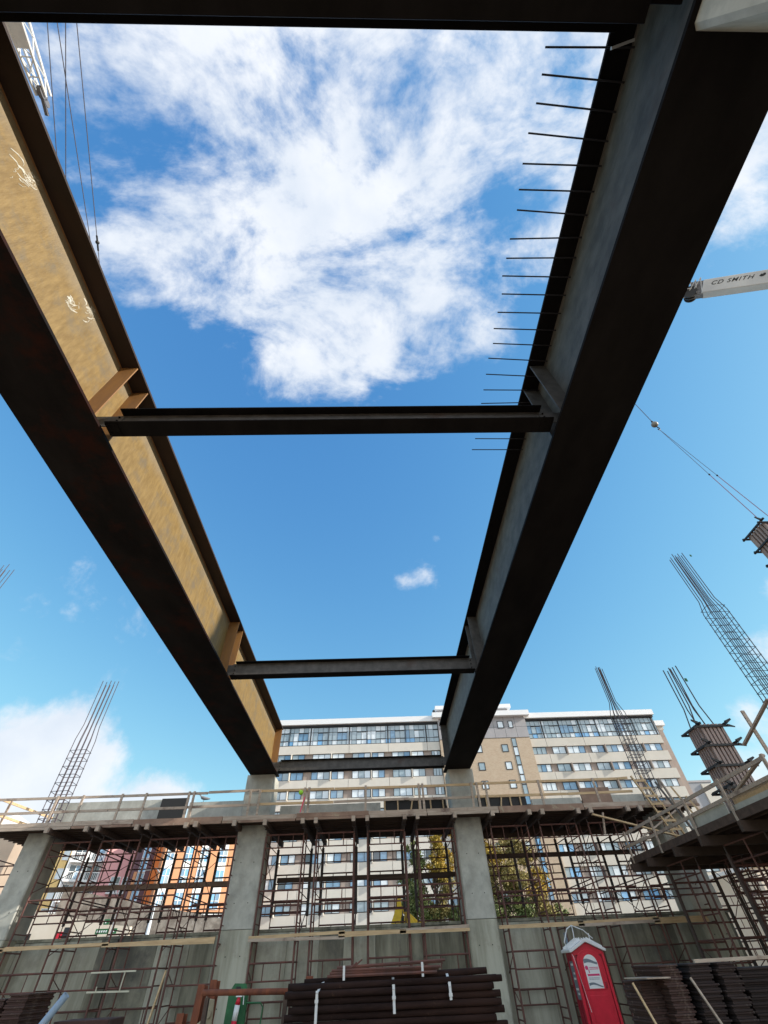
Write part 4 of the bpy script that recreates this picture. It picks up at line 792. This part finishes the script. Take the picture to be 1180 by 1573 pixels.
solo(MB().beam((4.98, 12.2, 1.335), (5.48, 12.3, 1.33), 0.75, 0.02), 'plywood_sheet', m_tim_old, 'pale plywood sheet capping the leftmost form stack on the right', 'plywood', (4.98, 12.2, 1.33))
form_stack('second from left at right', 5.42, 5.80, 12.0, 13.2, 1.50, 0.088, m_form, rz=0.04, ribdir='x')
form_stack('third from left at right', 5.92, 6.36, 11.9, 13.2, 1.50, 0.088, m_formdark, rz=0.03, ribdir='x')
form_stack('fourth from left at right', 6.44, 6.80, 11.8, 13.2, 1.50, 0.088, m_formdark, rz=0.02, ribdir='x')
form_stack('of long members at far right', 6.88, 9.6, 11.9, 12.9, 1.50, 0.094, m_formdark, ribdir='x')
random.seed(24)
plank('long timber rail lying along the top of the right form stacks', (6.1, 11.9, 1.525), (9.5, 12.0, 1.545), 0.06, 0.05, m_tim_old)
plank('thin pale stick leaning on the leftmost right hand stack', (5.2, 11.7, 0), (4.86, 12.1, 1.28), 0.03, 0.04, m_tim_new, up=(0, 1, 0)); plank('thin brown stick leaning between the right hand stacks', (6.25, 11.4, 0), (5.86, 11.8, 1.32), 0.03, 0.04, m_tim_old, up=(0, 1, 0))
form_stack('at the left edge', -9.6, -8.95, 15.6, 16.6, 1.53, 0.11, m_form, rz=-0.1, ribdir='x')
form_stack('beside the pale blue pipe', -8.85, -8.35, 15.5, 16.5, 1.56, 0.10, m_form, rz=-0.12, ribdir='x')
solo(MB().box(-7.5, -6.25, 15.3, 16.2, 0.0, 1.04), 'steel_bin', m_form, 'low rusty steel bin behind the pale blue pipe', 'bin', (-6.9, 15.8, 0), bevel=0.02)
o = pipe_mesh(1.75, 0.078, 14).build('plastic_pipe', m_bluepipe, None, smooth=True); a = Vector((-8.32, 15.1, 0.1)); c = Vector((-7.36, 15.1, 1.40)); o.location = (a + c) / 2; o.rotation_euler = (c - a).to_track_quat('X', 'Z').to_euler()
tag(o, 'pale blue plastic pipe leaning at the bottom left', 'pipe')
plank('yellow timber stud leaning against the scaffold at the bottom left', (-7.3, 20.6, 0.0), (-7.12, 20.95, 1.83), 0.045, 0.09, m_tim_new, up=(0, 1, 0))
t = thing('batten_lattice', 'whitish batten lattice tied to the scaffold at the lower left', 'timber frame', (-9, 21.3, 1.4))
m_batten = mat('pale_batten', (0.55, 0.53, 0.42), 0.8)
for p, q in (((-9.75, 21.3, 1.86), (-8.25, 21.3, 1.86)), ((-9.7, 21.3, 1.42), (-8.3, 21.3, 1.40)), ((-8.62, 21.28, 1.42), (-8.6, 21.28, 1.86)), ((-9.4, 21.28, 1.42), (-9.4, 21.28, 1.54))): MB().beam(p, q, 0.025, 0.04).build('batten', m_batten, t)
# ================================================================== CITY BEHIND
GLS = [g_blue, g_dark, g_pale, g_mid, g_sky]
def window(parent, x0, x1, z0, z1, y, n, pal, zsplit=None, fr=0.07, name='window', fm=None):
    bx = [((x0, x1, y - 0.05, y + 0.03, z0, z0 + fr), 0), ((x0, x1, y - 0.05, y + 0.03, z1 - fr, z1), 0)]
    for i in range(n + 1):
        x = x0 + (x1 - x0 - fr) * i / n; bx.append(((x, x + fr, y - 0.048, y + 0.028, z0 + fr, z1 - fr), 0))
    for zz in (zsplit or []): bx.append(((x0, x1, y - 0.046, y + 0.026, zz, zz + fr * 0.8), 0))
    f = multi(name, bx, [fm or m_frame], parent)
    pb = []
    zs = [z0 + fr] + [z for z in (zsplit or [])] + [z1 - fr]
    for i in range(n):
        a = x0 + (x1 - x0 - fr) * i / n + fr * 0.5; c = x0 + (x1 - x0 - fr) * (i + 1) / n + fr * 0.5
        for za, zc in zip(zs, zs[1:]): pb.append(((a, c, y - 0.012, y - 0.004, za, zc), random.choice(pal)))
    multi('pane', pb, GLS, f)
    return f
ROWS = [28.15 - 2.87 * k for k in range(10)]
def wing(label, x0, x1, y, j0, nb, rev, pm_, seed, pal, dcol):
    random.seed(seed)
    t = thing('apartment_building', label, 'apartment building', ((x0 + x1) / 2, y, 2), 'wings of the apartment block')
    MB().box(x0, x1, y + 0.3, y + 14, 0.0, 33.4).build('wall', m_taupe, t)
    per = 7.24
    for k in range(len(ROWS) + 1):                                     # precast spandrel panels, one strip per floor with open joints
        zt = 30.20 if k == 0 else ROWS[k - 1] - 0.66; zb = 28.79 if k == 0 else (ROWS[k] + 0.66 if k < len(ROWS) else 0.0)
        b = MB(); xs = [x0] + [j0 + per * i for i in range(nb + 1) if x0 + 0.5 < j0 + per * i < x1 - 0.5] + [x1]
        for a, c in zip(xs, xs[1:]): b.box(a + 0.03, c - 0.03, y + 0.0, y + 0.29, zb, zt)
        b.build('spandrel_panel', pm_, t)
    for k, zc in enumerate(ROWS):
        for i in range(-1, nb):
            j = j0 + per * i
            segs = ((0.65, 3.92, 3), (4.22, 6.45, 2)) if not rev else ((0.84, 3.24, 2), (3.60, 6.90, 3))
            for a, c, n in segs:
                a = max(j + a, x0 + 0.05); c = min(j + c, x1 - 0.1)
                if c - a < 1.2: continue
                window(t, a, c, zc - 0.61, zc + 0.61, y + 0.2, n, pal if k < 5 else pal + [dcol, 0, 0])
            f = j + (4.0 if not rev else 3.33)
            if x0 < f < x1: MB().box(f, f + 0.16, y - 0.40, y + 0.29, zc - 0.80, zc + 0.63).build('fin', pm_ if not rev else m_taupe, t)
    # glazed top storey
    bx = []; pb = []; n = int((x1 - x0) / 0.9); zz = (30.25, 31.0, 32.45, 33.32)
    for i in range(n + 1):
        x = x0 + (x1 - x0 - 0.08) * i / n; th = 0.05; 
        bx.append(((x, x + th, y + 0.06, y + 0.2, zz[0], zz[3]), 0))
    for z in zz: bx.append(((x0, x1, y + 0.05, y + 0.19, z, z + 0.06), 0))
    for i in range(nb + 1):
        for q in (0.0, 3.4):
            x = j0 + per * i + q - 0.1
            if x0 < x < x1 - 0.2: bx.append(((x, x + (0.20 if q == 0 else 0.1), y - 0.04, y + 0.18, zz[0], zz[3]), 0))
    for i in range(n):
        x = x0 + (x1 - x0 - 0.08) * i / n; x2 = x0 + (x1 - x0 - 0.08) * (i + 1) / n
        for a, c, pl in ((zz[0], zz[1], [3, 2, 3, 2, 4]), (zz[1], zz[2], [3, 3, 2, 0]), (zz[2], zz[3], [3, 3, 2])): pb.append(((x, x2, y + 0.10, y + 0.12, a, c), random.choice(pl)))
        if i % 4 in (1, 2): bx.append(((x + 0.02, x2, y + 0.03, y + 0.17, zz[1], zz[1] + 0.12), 0)); bx.append(((x + 0.02, x2, y + 0.03, y + 0.17, zz[2] - 0.12, zz[2] - 0.002), 0))
    f = multi('curtain_wall', bx, [m_frame], t); multi('pane', pb, GLS, f)
    MB().box(x0 - 0.2, x1 + 0.2, y - 0.7, y + 14.5, 33.72, 34.65).build('roof_fascia', m_fascia, t)
    MB().box(x0 - 0.1, x1 + 0.1, y - 0.2, y + 14.2, 33.40, 33.715).build('soffit', m_frame, t)
    return t
wing('left wing of the apartment block, between the two girders, white panels', -18.9, 12.0, 85.0, -12.07 - 7.24, 5, False, m_panel, 1, [0, 3, 3, 2, 3, 2], 1)
wing('right wing of the apartment block, behind the rebar cages', 28.9, 54.1, 85.0, 31.98 - 7.27, 5, True, m_panel2, 2, [3, 2, 2, 3, 0], 4)
def brick_tower():
    random.seed(8); y = 84.4
    t = thing('brick_tower', 'tan brick stair tower between the two apartment wings', 'building', (20.5, y, 2))
    MB().box(12.02, 28.88, y, 98, 0.0, 30.30).build('wall', m_brick, t)
    MB().box(12.02, 28.88, y - 0.03, 98, 30.35, 34.05).build('cladding', m_greymetal, t)
    MB().box(12.0, 28.9, y - 0.05, 98, 30.30, 30.348).build('flashing', m_frame, t)
    for x in [12.02 + 2.1 * i for i in range(1, 8)]: MB().box(x, x + 0.04, y - 0.036, y - 0.03, 30.36, 34.04).build('seam', m_frame, t)
    MB().box(12.02, 28.88, y - 0.035, y - 0.03, 32.2, 32.24).build('seam', m_frame, t)
    MB().box(11.0, 29.7, y - 0.9, 99, 34.06, 34.95).build('roof_fascia', m_fascia, t)
    for k in range(9):
        zc = 28.55 - 2.87 * k
        for x in (18.4, 23.25): window(t, x, x + 1.2, zc - 0.65, zc + 0.65, y - 0.0, 1, [2, 3], fr=0.12)
    for k in range(15):
        z = 28.75 - 1.5 * k; window(t, 25.35, 26.2, z, z + 1.46, y - 0.01, 1, [2, 3, 3] if k < 6 else [4, 0], fr=0.07)
    for x, w in ((18.2, 1.2), (23.3, 1.2), (25.4, 0.9)): window(t, x, x + w, 32.0, 33.3, y - 0.05, 1, [2], fr=0.12)
    MB().box(23.6, 26.4, 86, 92, 34.95, 36.3).build('penthouse', m_greymetal, t); MB().box(23.2, 27.1, 85.5, 92.5, 36.3, 37.0).build('roof_fascia', m_fascia, t)
    MB().box(22.0, 25.2, 87, 95, 37.0, 38.4).build('penthouse', m_panel2, t); MB().box(21.6, 25.8, 86.5, 95, 38.4, 39.0).build('roof_fascia', m_fascia, t)
    MB().box(12.4, 18.0, 86, 93, 34.95, 36.3).build('penthouse', m_greymetal, t); MB().box(12.0, 18.4, 85.4, 93.5, 36.3, 36.95).build('roof_fascia', m_fascia, t)
    b = MB(); b.tube([(11.6, 85, 34.95), (11.6, 85, 36.0)], 0.08, 6); b.box(11.35, 11.8, 84.8, 85.2, 35.6, 35.9); b.build('antenna', m_frame, t)
brick_tower()
t = thing('building', 'plain grey block at the right end of the apartment building', 'building', (57, 88, 2))
MB().box(55.6, 60.0, 86.5, 98, 0, 22.6).build('wall', m_greyblock, t); MB().box(55.5, 60.1, 86.4, 98.1, 22.6, 22.9).build('coping', m_greymetal, t); MB().box(57.9, 60.2, 86.2, 86.48, 2, 22.3).build('pilaster', m_panel2, t)
MB().box(54.12, 55.55, 86.0, 98, 0, 31.4).build('wall', m_taupe, t); MB().box(54.12, 56.3, 85.6, 98, 32.1, 33.0).build('roof_fascia', m_fascia, t); MB().box(54.12, 55.9, 86.02, 98, 31.42, 32.08).build('cladding', m_panel2, t)
# unseen office block, added beyond the right side to shade the pit
random.seed(77); t = thing('building', 'unseen tall office block added beyond the right side to shade the pit', 'building', (88, 10, 0))
MB().box(78, 98, -6, 27, 0.0, 44.0).build('wall', m_taupe, t); MB().box(77.6, 98.4, -6.4, 27.4, 44.0, 44.5).build('coping', m_fascia, t)
for k in range(12):
    b = MB(); b.box(77.93, 77.985, -5, 26, 2.6 + k * 3.4, 4.3 + k * 3.4); f = b.build('window_band', g_mid, t)
    b = MB(); y = -5
    while y <= 26: b.box(77.88, 77.929, y, y + 0.1, 2.6 + k * 3.4, 4.3 + k * 3.4); y += 2.5
    b.build('mullion', m_frame, f)
# sunlit cream building at the right
cbm = mat('cream_render', (0.62, 0.53, 0.42), 0.9, 0, (0.68, 0.6, 0.5), 0.4); random.seed(41)
t = thing('building', 'low cream building glimpsed through the right hand scaffold', 'building', (58, 66, 2))
MB().box(45.6, 85, 66.0, 76, 0, 8.6).build('wall', cbm, t); MB().box(45.4, 85.2, 65.8, 76.2, 8.6, 8.95).build('coping', m_fascia, t)
for k in range(6):
    for z in (6.4, 3.6, 0.9): window(t, 47.0 + k * 4.2, 49.4 + k * 4.2, z, z + 1.5, 65.99, 3, [0, 3, 4])
# ---- colourful buildings at the left
TH = math.radians(28); CT, ST = math.cos(TH), math.sin(TH)
def rb(name, label, X0_, X1_, Yf, ztop, m_, cat='building', depth=9.0, group=None):
    """a block whose front is turned 28 degrees; returns the thing and its width; built in its own frame, front at y=0"""
    w = (X1_ - X0_) / (CT - ST * X1_ / Yf)
    t = thing(name, label, cat, (X0_, Yf, 2.0), group); t.rotation_euler.z = TH; return t, w
def lb_(mb, name, m_, t, **k):
    off = Vector(t.location); mb.v = [tuple(Vector(v) + off) for v in mb.v]; return mb.build(name, m_, t, **k)
m_or = mat('orange_cladding', (0.56, 0.27, 0.14), 0.8, 0, (0.60, 0.30, 0.16), 0.4); m_or2 = mat('red_orange_cladding', (0.72, 0.22, 0.06), 0.8); m_purp = mat('plum_cladding', (0.13, 0.07, 0.085), 0.8)
m_pink = mat('pink_render', (0.78, 0.40, 0.39), 0.9, 0, (0.74, 0.37, 0.36), 0.4); m_yel = mat('yellow_render', (0.85, 0.60, 0.26), 0.9); m_brn = mat('brown_render', (0.30, 0.24, 0.19), 0.9, 0, (0.36, 0.29, 0.23), 0.5); m_wht = mat('white_render', (0.80, 0.80, 0.79), 0.9)
def off_window(t, x0, x1, z0, z1, n, pal, **k):
    o = Vector(t.location); f = window(t, x0 + o.x, x1 + o.x, z0 + o.z, z1 + o.z, o.y - 0.02, n, pal, **k); return f
random.seed(51)
t, w = rb('building', 'orange tower with vertical strips of blue windows, left of the ochre girder pier', -29.5, -18.0, 75, 0, m_or)
lb_(MB().box(0, w, 0, 10, 5.7, 15.6), 'wall', m_or, t); lb_(MB().box(0, w * 0.55, 0.3, 10, 0, 5.69), 'base_wall', m_brn, t); lb_(MB().box(w * 0.56, w, 0.6, 10, 0, 5.69), 'base_wall', m_plyblack, t)
for a, c in ((-29.15, -28.05), (-26.7, -25.5), (-24.5, -23.35), (-21.95, -20.75)):
    ua, uc = [(X + 29.5) / (CT - ST * X / 75) for X in (a, c)]
    for k in range(4):
        z = 5.9 + k * 2.45; off_window(t, ua, uc, z, z + 1.75, 2, [0, 4, 4, 0, 3], zsplit=[z + 0.85 + 2.0], fm=m_fascia, fr=0.09)
        f = MB().box(ua, uc, -0.06, 0.0, z + 1.76, z + 2.44); lb_(f, 'spandrel_panel', m_wht, t)
for k in range(3): off_window(t, w * 0.58 + k * w * 0.14, w * 0.58 + (k + 0.92) * w * 0.14, 2.6, 5.5, 2, [1, 1, 3], zsplit=[6.0], fm=m_fascia, fr=0.08)
t2 = thing('rooftop_canopy', 'pink boxed roof canopy showing above the platform at the left', 'roof canopy', (-35.8, 80, 2.0)); t2.rotation_euler.z = 0.3
MB().prism([(-35.8, 19.95), (-32.2, 19.95), (-31.5, 20.9), (-36.3, 20.9)], 79, 82, 'y').build('canopy', m_pink, t2); MB().box(-35.4, -32.4, 79.6, 82, 2.0, 19.94).build('stair_core', m_brn, t2)
t, w = rb('building', 'narrow building with plum, bright orange and blue glass vertical stripes', -33.9, -29.75, 77, 0, m_purp)
X = lambda v: (v + 33.9) / (CT - ST * v / 77)
lb_(MB().box(0, w, 0, 8, 0, 14.6), 'wall', m_purp, t); lb_(MB().box(X(-31.6), X(-30.35), -0.5, 0.0, 1.2, 15), 'orange_slab', m_or2, t); lb_(MB().box(X(-33.8), X(-33.4), -0.3, 0.0, 1, 10.0), 'orange_slab', m_or, t)
for k in range(7): off_window(t, X(-33.3), X(-32.3), 4.0 + k * 1.5, 5.45 + k * 1.5, 1, [0, 4, 4], fm=m_fascia)
t, w = rb('building', 'pink apartment building with white balconies at the left', -39.4, -34.4, 79, 0, m_pink)
lb_(MB().box(0, w, 0, 9, 3.0, 13.4), 'wall', m_pink, t); lb_(MB().box(0.2, w * 0.45, 0.5, 8, 13.41, 15.0), 'roof_block', m_pink, t); lb_(MB().box(0, w, 0.3, 9, 0, 2.99), 'base_wall', m_brn, t)
def balconies(t, xs, zs, wd, n=3):
    for x in xs:
        for z in zs:
            off_window(t, x, x + wd, z + 0.1, z + 1.75, n, [1, 3, 0, 1], fm=m_wht)
            lb_(MB().box(x - 0.12, x + wd + 0.12, -0.9, -0.075, z - 0.16, z), 'balcony_slab', m_wht, t)
            b = MB(); b.box(x - 0.1, x + wd + 0.1, -0.88, -0.84, z + 0.85, z + 0.92)
            q = x - 0.1
            while q < x + wd + 0.1: b.box(q, q + 0.04, -0.875, -0.845, z, z + 0.85); q += 0.22
            lb_(b, 'railing', m_wht, t)
balconies(t, (w * 0.34, w * 0.68), (3.6, 5.9, 8.2), 1.25, 2)
t, w = rb('building', 'white balconied apartment building beside the yellow one', -43.9, -39.0, 78, 0, m_wht)
lb_(MB().box(0, w, 0, 9, 0, 13.6), 'wall', m_wht, t)
balconies(t, (0.3, 2.5, 4.7), (3.2, 5.3, 7.4, 9.5, 11.6), 1.7, 2)
t, w = rb('building', 'yellow apartment building at the left end of the street', -48.2, -44.0, 77.5, 0, m_yel)
lb_(MB().box(0, w, 0, 9, 0, 14.0), 'wall', m_yel, t)
for k in range(5):
    for u in (0.6, 2.9, 4.7): off_window(t, u, u + 0.8, 3.5 + k * 2.1, 4.7 + k * 2.1, 1, [2, 3, 0], fm=m_fascia)
lb_(MB().box(0.2, w, -0.4, -0.02, 4.9, 6.4), 'orange_band', m_or, t)
t, w = rb('building', 'orange gabled building peeking above the left end of the platform', -56.5, -50.0, 76, 0, m_or)
lb_(MB().box(0, w, 0, 9, 0, 15.9), 'wall', m_or, t); b = MB(); b.prism([(-0.3, 15.9), (w + 0.3, 15.9), (w * 0.5, 17.3)], -0.3, 9, 'y'); lb_(b, 'roof', m_fascia, t)
t, w = rb('building', 'brown building behind the far left pier', -58, -49.0, 68, 0, m_brn)
lb_(MB().box(0, w, 0, 9, 0, 10.6), 'wall', m_brn, t)
for k in range(3):
    for u in range(4): off_window(t, 0.7 + u * 2.4, 2.0 + u * 2.4, 2.4 + k * 2.7, 3.8 + k * 2.7, 2, [1, 3, 2], fm=m_fascia)
t = thing('building', 'low brown building seen left of the far left pier with cream base', 'building', (-45, 57, 2)); MB().box(-52, -38.6, 57, 60, 6.2, 12.6).build('wall', m_brn, t); MB().box(-52, -38.3, 56.8, 60, 2, 6.19).build('base_wall', cbm, t)
m_stone = mat('rough_stone', (0.20, 0.165, 0.135), 0.95, 0, (0.36, 0.31, 0.26), 1.1, lo=0.4, hi=0.6, bump=0.8, bscale=3, col3=(0.5, 0.47, 0.43), scale3=1.5, lo3=0.62, hi3=0.72)
b = MB(); b.prism([(-34.2, 2.0), (-15.0, 2.0), (-15.0, 5.6), (-18.5, 6.2), (-24, 7.1), (-29, 7.9), (-34.2, 8.8)], 62, 63, 'y'); solo(b, 'stone_wall', m_stone, 'rough stone retaining wall below the colourful buildings', 'wall', (-25, 62, 2))
b = MB(); b.prism([(-33.4, 2.0), (-22.5, 2.0), (-22.5, 5.05), (-25.2, 5.3), (-33.4, 6.7)], 54, 54.4, 'y'); solo(b, 'parapet', cbm, 'pale sloping concrete parapet of the ramp at the left', 'wall', (-28, 54, 2))
MB().box(-32.2, -31.2, 53.95, 53.99, 4.45, 4.85).build('opening', m_plyblack, None); o = bpy.data.objects['opening']; tag(o, 'small dark opening in the pale parapet at the left', 'opening'); o.name = 'wall_vent'
t = thing('traffic_signal', 'black traffic signal showing red, before the pale parapet', 'traffic signal', (-26.0, 50, 2))
MB().tube([(-26.0, 50, 2), (-26.0, 50, 4.3)], 0.06, 8).build('pole', m_frame, t); MB().box(-26.25, -25.75, 49.9, 50.1, 4.1, 4.9).build('housing', m_frame, t); MB().box(-26.75, -26.3, 49.9, 50.0, 4.2, 4.65).build('red_lens', m_red, t)
t = thing('street_sign', 'green street name signs on a pole before the pale parapet', 'street sign', (-22.3, 50, 2))
MB().tube([(-22.42, 50, 2), (-22.3, 50, 5.8)], 0.07, 8).build('pole', m_white, t)
for i, (x0, x1, z0, z1) in enumerate(((-23.15, -22.7, 4.95, 5.3), (-23.6, -22.5, 4.4, 4.72), (-22.25, -21.85, 4.4, 4.72))):
    s = MB().box(x0, x1, 49.9, 49.93, z0, z1).build('sign_plate', m_green, t); b = MB(); x = x0 + 0.12
    while x < x1 - 0.2: b.box(x, x + 0.09, 49.89, 49.899, z0 + 0.10, z1 - 0.10); x += 0.18 if i == 1 else 0.2
    b.build('sign_lettering', m_signwhite, s)
t = thing('street_lamp', 'pale street lamp pole with curved arm before the orange tower', 'street lamp', (-22.0, 57, 2))
MB().tube([(-21.9, 57, 2), (-22.1, 57, 8.2)], 0.22, 8, 0.13).build('pole', mat('lamp_pole_paint', (0.55, 0.6, 0.66), 0.5), t); MB().tube([(-22.1, 57, 8.2), (-22.3, 57, 9.1), (-22.8, 57, 9.5), (-23.4, 57, 9.45)], 0.06, 6).build('arm', m_greymetal, t); MB().box(-23.9, -23.3, 56.9, 57.1, 9.38, 9.5).build('lamp_head', m_greymetal, t)
# ---- excavator
m_yellow = mat('machine_yellow', (0.62, 0.40, 0.02), 0.5, 0, (0.5, 0.32, 0.02), 3); t = thing('excavator', 'yellow excavator arm showing above the wall in the middle bay', 'excavator', (1.6, 35.5, 2))
b = MB(); b.prism([(0.60, 3.1), (1.22, 3.1), (1.45, 3.9), (1.42, 4.58), (1.24, 4.62), (0.98, 3.9)], 34.8, 35.15, 'y'); b.build('stick', m_yellow, t, bevel=0.03)
b = MB(); b.prism([(1.5, 3.3), (1.62, 3.95), (1.78, 3.98), (2.32, 3.25), (2.1, 3.0)], 34.85, 35.2, 'y'); b.build('bucket_link', m_yellow, t, bevel=0.03)
MB().tube([(1.38, 34.98, 4.3), (1.52, 34.98, 3.3)], 0.07, 8).build('hydraulic_ram', m_black, t)
b = MB(); b.prism([(1.42, 4.3), (1.2, 4.3), (2.2, 3.2), (4.2, 2.9), (4.2, 3.3), (2.4, 3.55)], 35.3, 35.7, 'y'); b.build('boom', m_yellow, t, bevel=0.03)
MB().box(3.6, 6.4, 34.6, 37.2, 2.55, 3.1).build('body', m_yellow, t, bevel=0.05)
for y in (34.5, 36.8): MB().box(3.4, 6.6, y, y + 0.5, 2.0, 2.5).build('track', m_black, t, bevel=0.15)
# ---- trees
def tree(label, cx, cy, z0, blobs, trunk_r, seed, nleaf, size):
    random.seed(seed)
    t = thing('tree', label, 'tree', (cx, cy, z0)); b = MB(); top = max(q[2] for q in blobs)
    b.tube([(cx, cy, z0), (cx + 0.1, cy, z0 + (top - z0) * 0.35), (cx - 0.05, cy + 0.1, z0 + (top - z0) * 0.7), (cx, cy, top)], trunk_r, 8, 0.03)
    for (x, y, z, r, m_, dn) in blobs:
        zb = z0 + (z - z0) * random.uniform(0.3, 0.6); b.tube([(cx, cy, zb), ((cx + x) / 2 + jit(0.2), (cy + y) / 2, (zb + z) / 2 + 0.1), (x, y, z)], 0.07, 5, 0.02)
        for k in range(5): b.tube([(x, y, z), (x + jit(r * .8), y + jit(r * .8), z + jit(r * .8))], 0.025, 4, 0.008)
    b.build('trunk', m_bark, t)
    tot = sum(q[3] ** 2 * q[5] for q in blobs); by = {}
    for (x, y, z, r, m_, dn) in blobs:
        n_ = int(nleaf * r * r * dn / tot); mb = by.setdefault(m_.name, (m_, MB()))[1]
        subs = [(Vector((x, y, z)) + Vector((random.gauss(0, 1), random.gauss(0, 1), random.gauss(0, 1))).normalized() * r * random.uniform(0.25, 1.0)) for _ in range(max(6, int(r * 14)))]
        for _ in range(n_):
            c = random.choice(subs) + Vector((random.gauss(0, 1), random.gauss(0, 1), random.gauss(0, 0.8))) * r * 0.17
            a = Vector((random.gauss(0, 1), random.gauss(0, 1), random.gauss(0, 1))).normalized(); u = a.orthogonal().normalized(); v = a.cross(u); s = size * random.uniform(0.6, 1.3)
            k = len(mb.v); mb.v += [tuple(c - u * s * .5), tuple(c + v * s * .32), tuple(c + u * s * .5), tuple(c - v * s * .32)]; mb.f.append((k, k + 1, k + 2, k + 3))
    for nm, (m_, mb) in by.items():
        me = bpy.data.meshes.new('crown'); off = Vector(t.location); me.from_pydata([tuple(Vector(v) - off) for v in mb.v], [], mb.f); me.materials.append(m_); o = bpy.data.objects.new('crown', me); COL.objects.link(o); o.parent = t
        if len(by) > 1: o['label'] = nm.replace('_', ' ') + ' of the crown'
G_, Y_, O_ = m_leafg, m_leafy, m_leafo
tree('tree with green left half and bright yellow right half behind the middle bay', 4.6, 45, 2.0, [(3.0, 45, 6.0, 1.15, G_, 1), (2.6, 44.6, 4.6, 1.0, G_, 1), (3.4, 45.4, 7.6, 1.0, G_, 1), (3.6, 45, 4.2, 1.1, G_, .9), (3.0, 45, 8.6, 0.5, G_, .7),
    (5.0, 44.6, 8.3, 0.95, Y_, .9), (5.6, 44.8, 9.3, 0.7, Y_, .7), (4.7, 44.4, 7.0, 0.85, Y_, .8), (5.9, 45, 7.5, 0.9, Y_, .7), (5.4, 45, 6.0, 1.0, O_, .7), (4.8, 45, 4.6, 1.1, O_, .8), (6.0, 45, 4.2, 1.0, G_, .6), (2.0, 45, 4.9, 0.5, G_, .5)], 0.2, 61, 30000, 0.15)
tree('wide olive and yellow tree behind the scaffold right of the dark pier', 11.2, 46, 2.0, [(9.6, 46, 8.0, 1.3, Y_, .7), (11.4, 46, 8.6, 1.3, O_, .7), (12.8, 46.5, 8.0, 1.1, O_, .7), (9.4, 46, 6.2, 1.3, O_, .8), (11.2, 45.6, 6.4, 1.4, O_, .8), (12.9, 46, 6.0, 1.1, Y_, .6),
    (9.4, 46, 4.5, 1.3, G_, .9), (11.2, 46, 4.4, 1.4, G_, 1), (13.0, 46, 4.6, 1.3, O_, .8), (14.2, 46, 4.0, 0.9, G_, .8), (8.2, 46, 4.4, 0.8, G_, .7), (8.6, 46, 9.2, 0.8, Y_, .6)], 0.24, 62, 34000, 0.16)
S.render.engine = 'CYCLES'
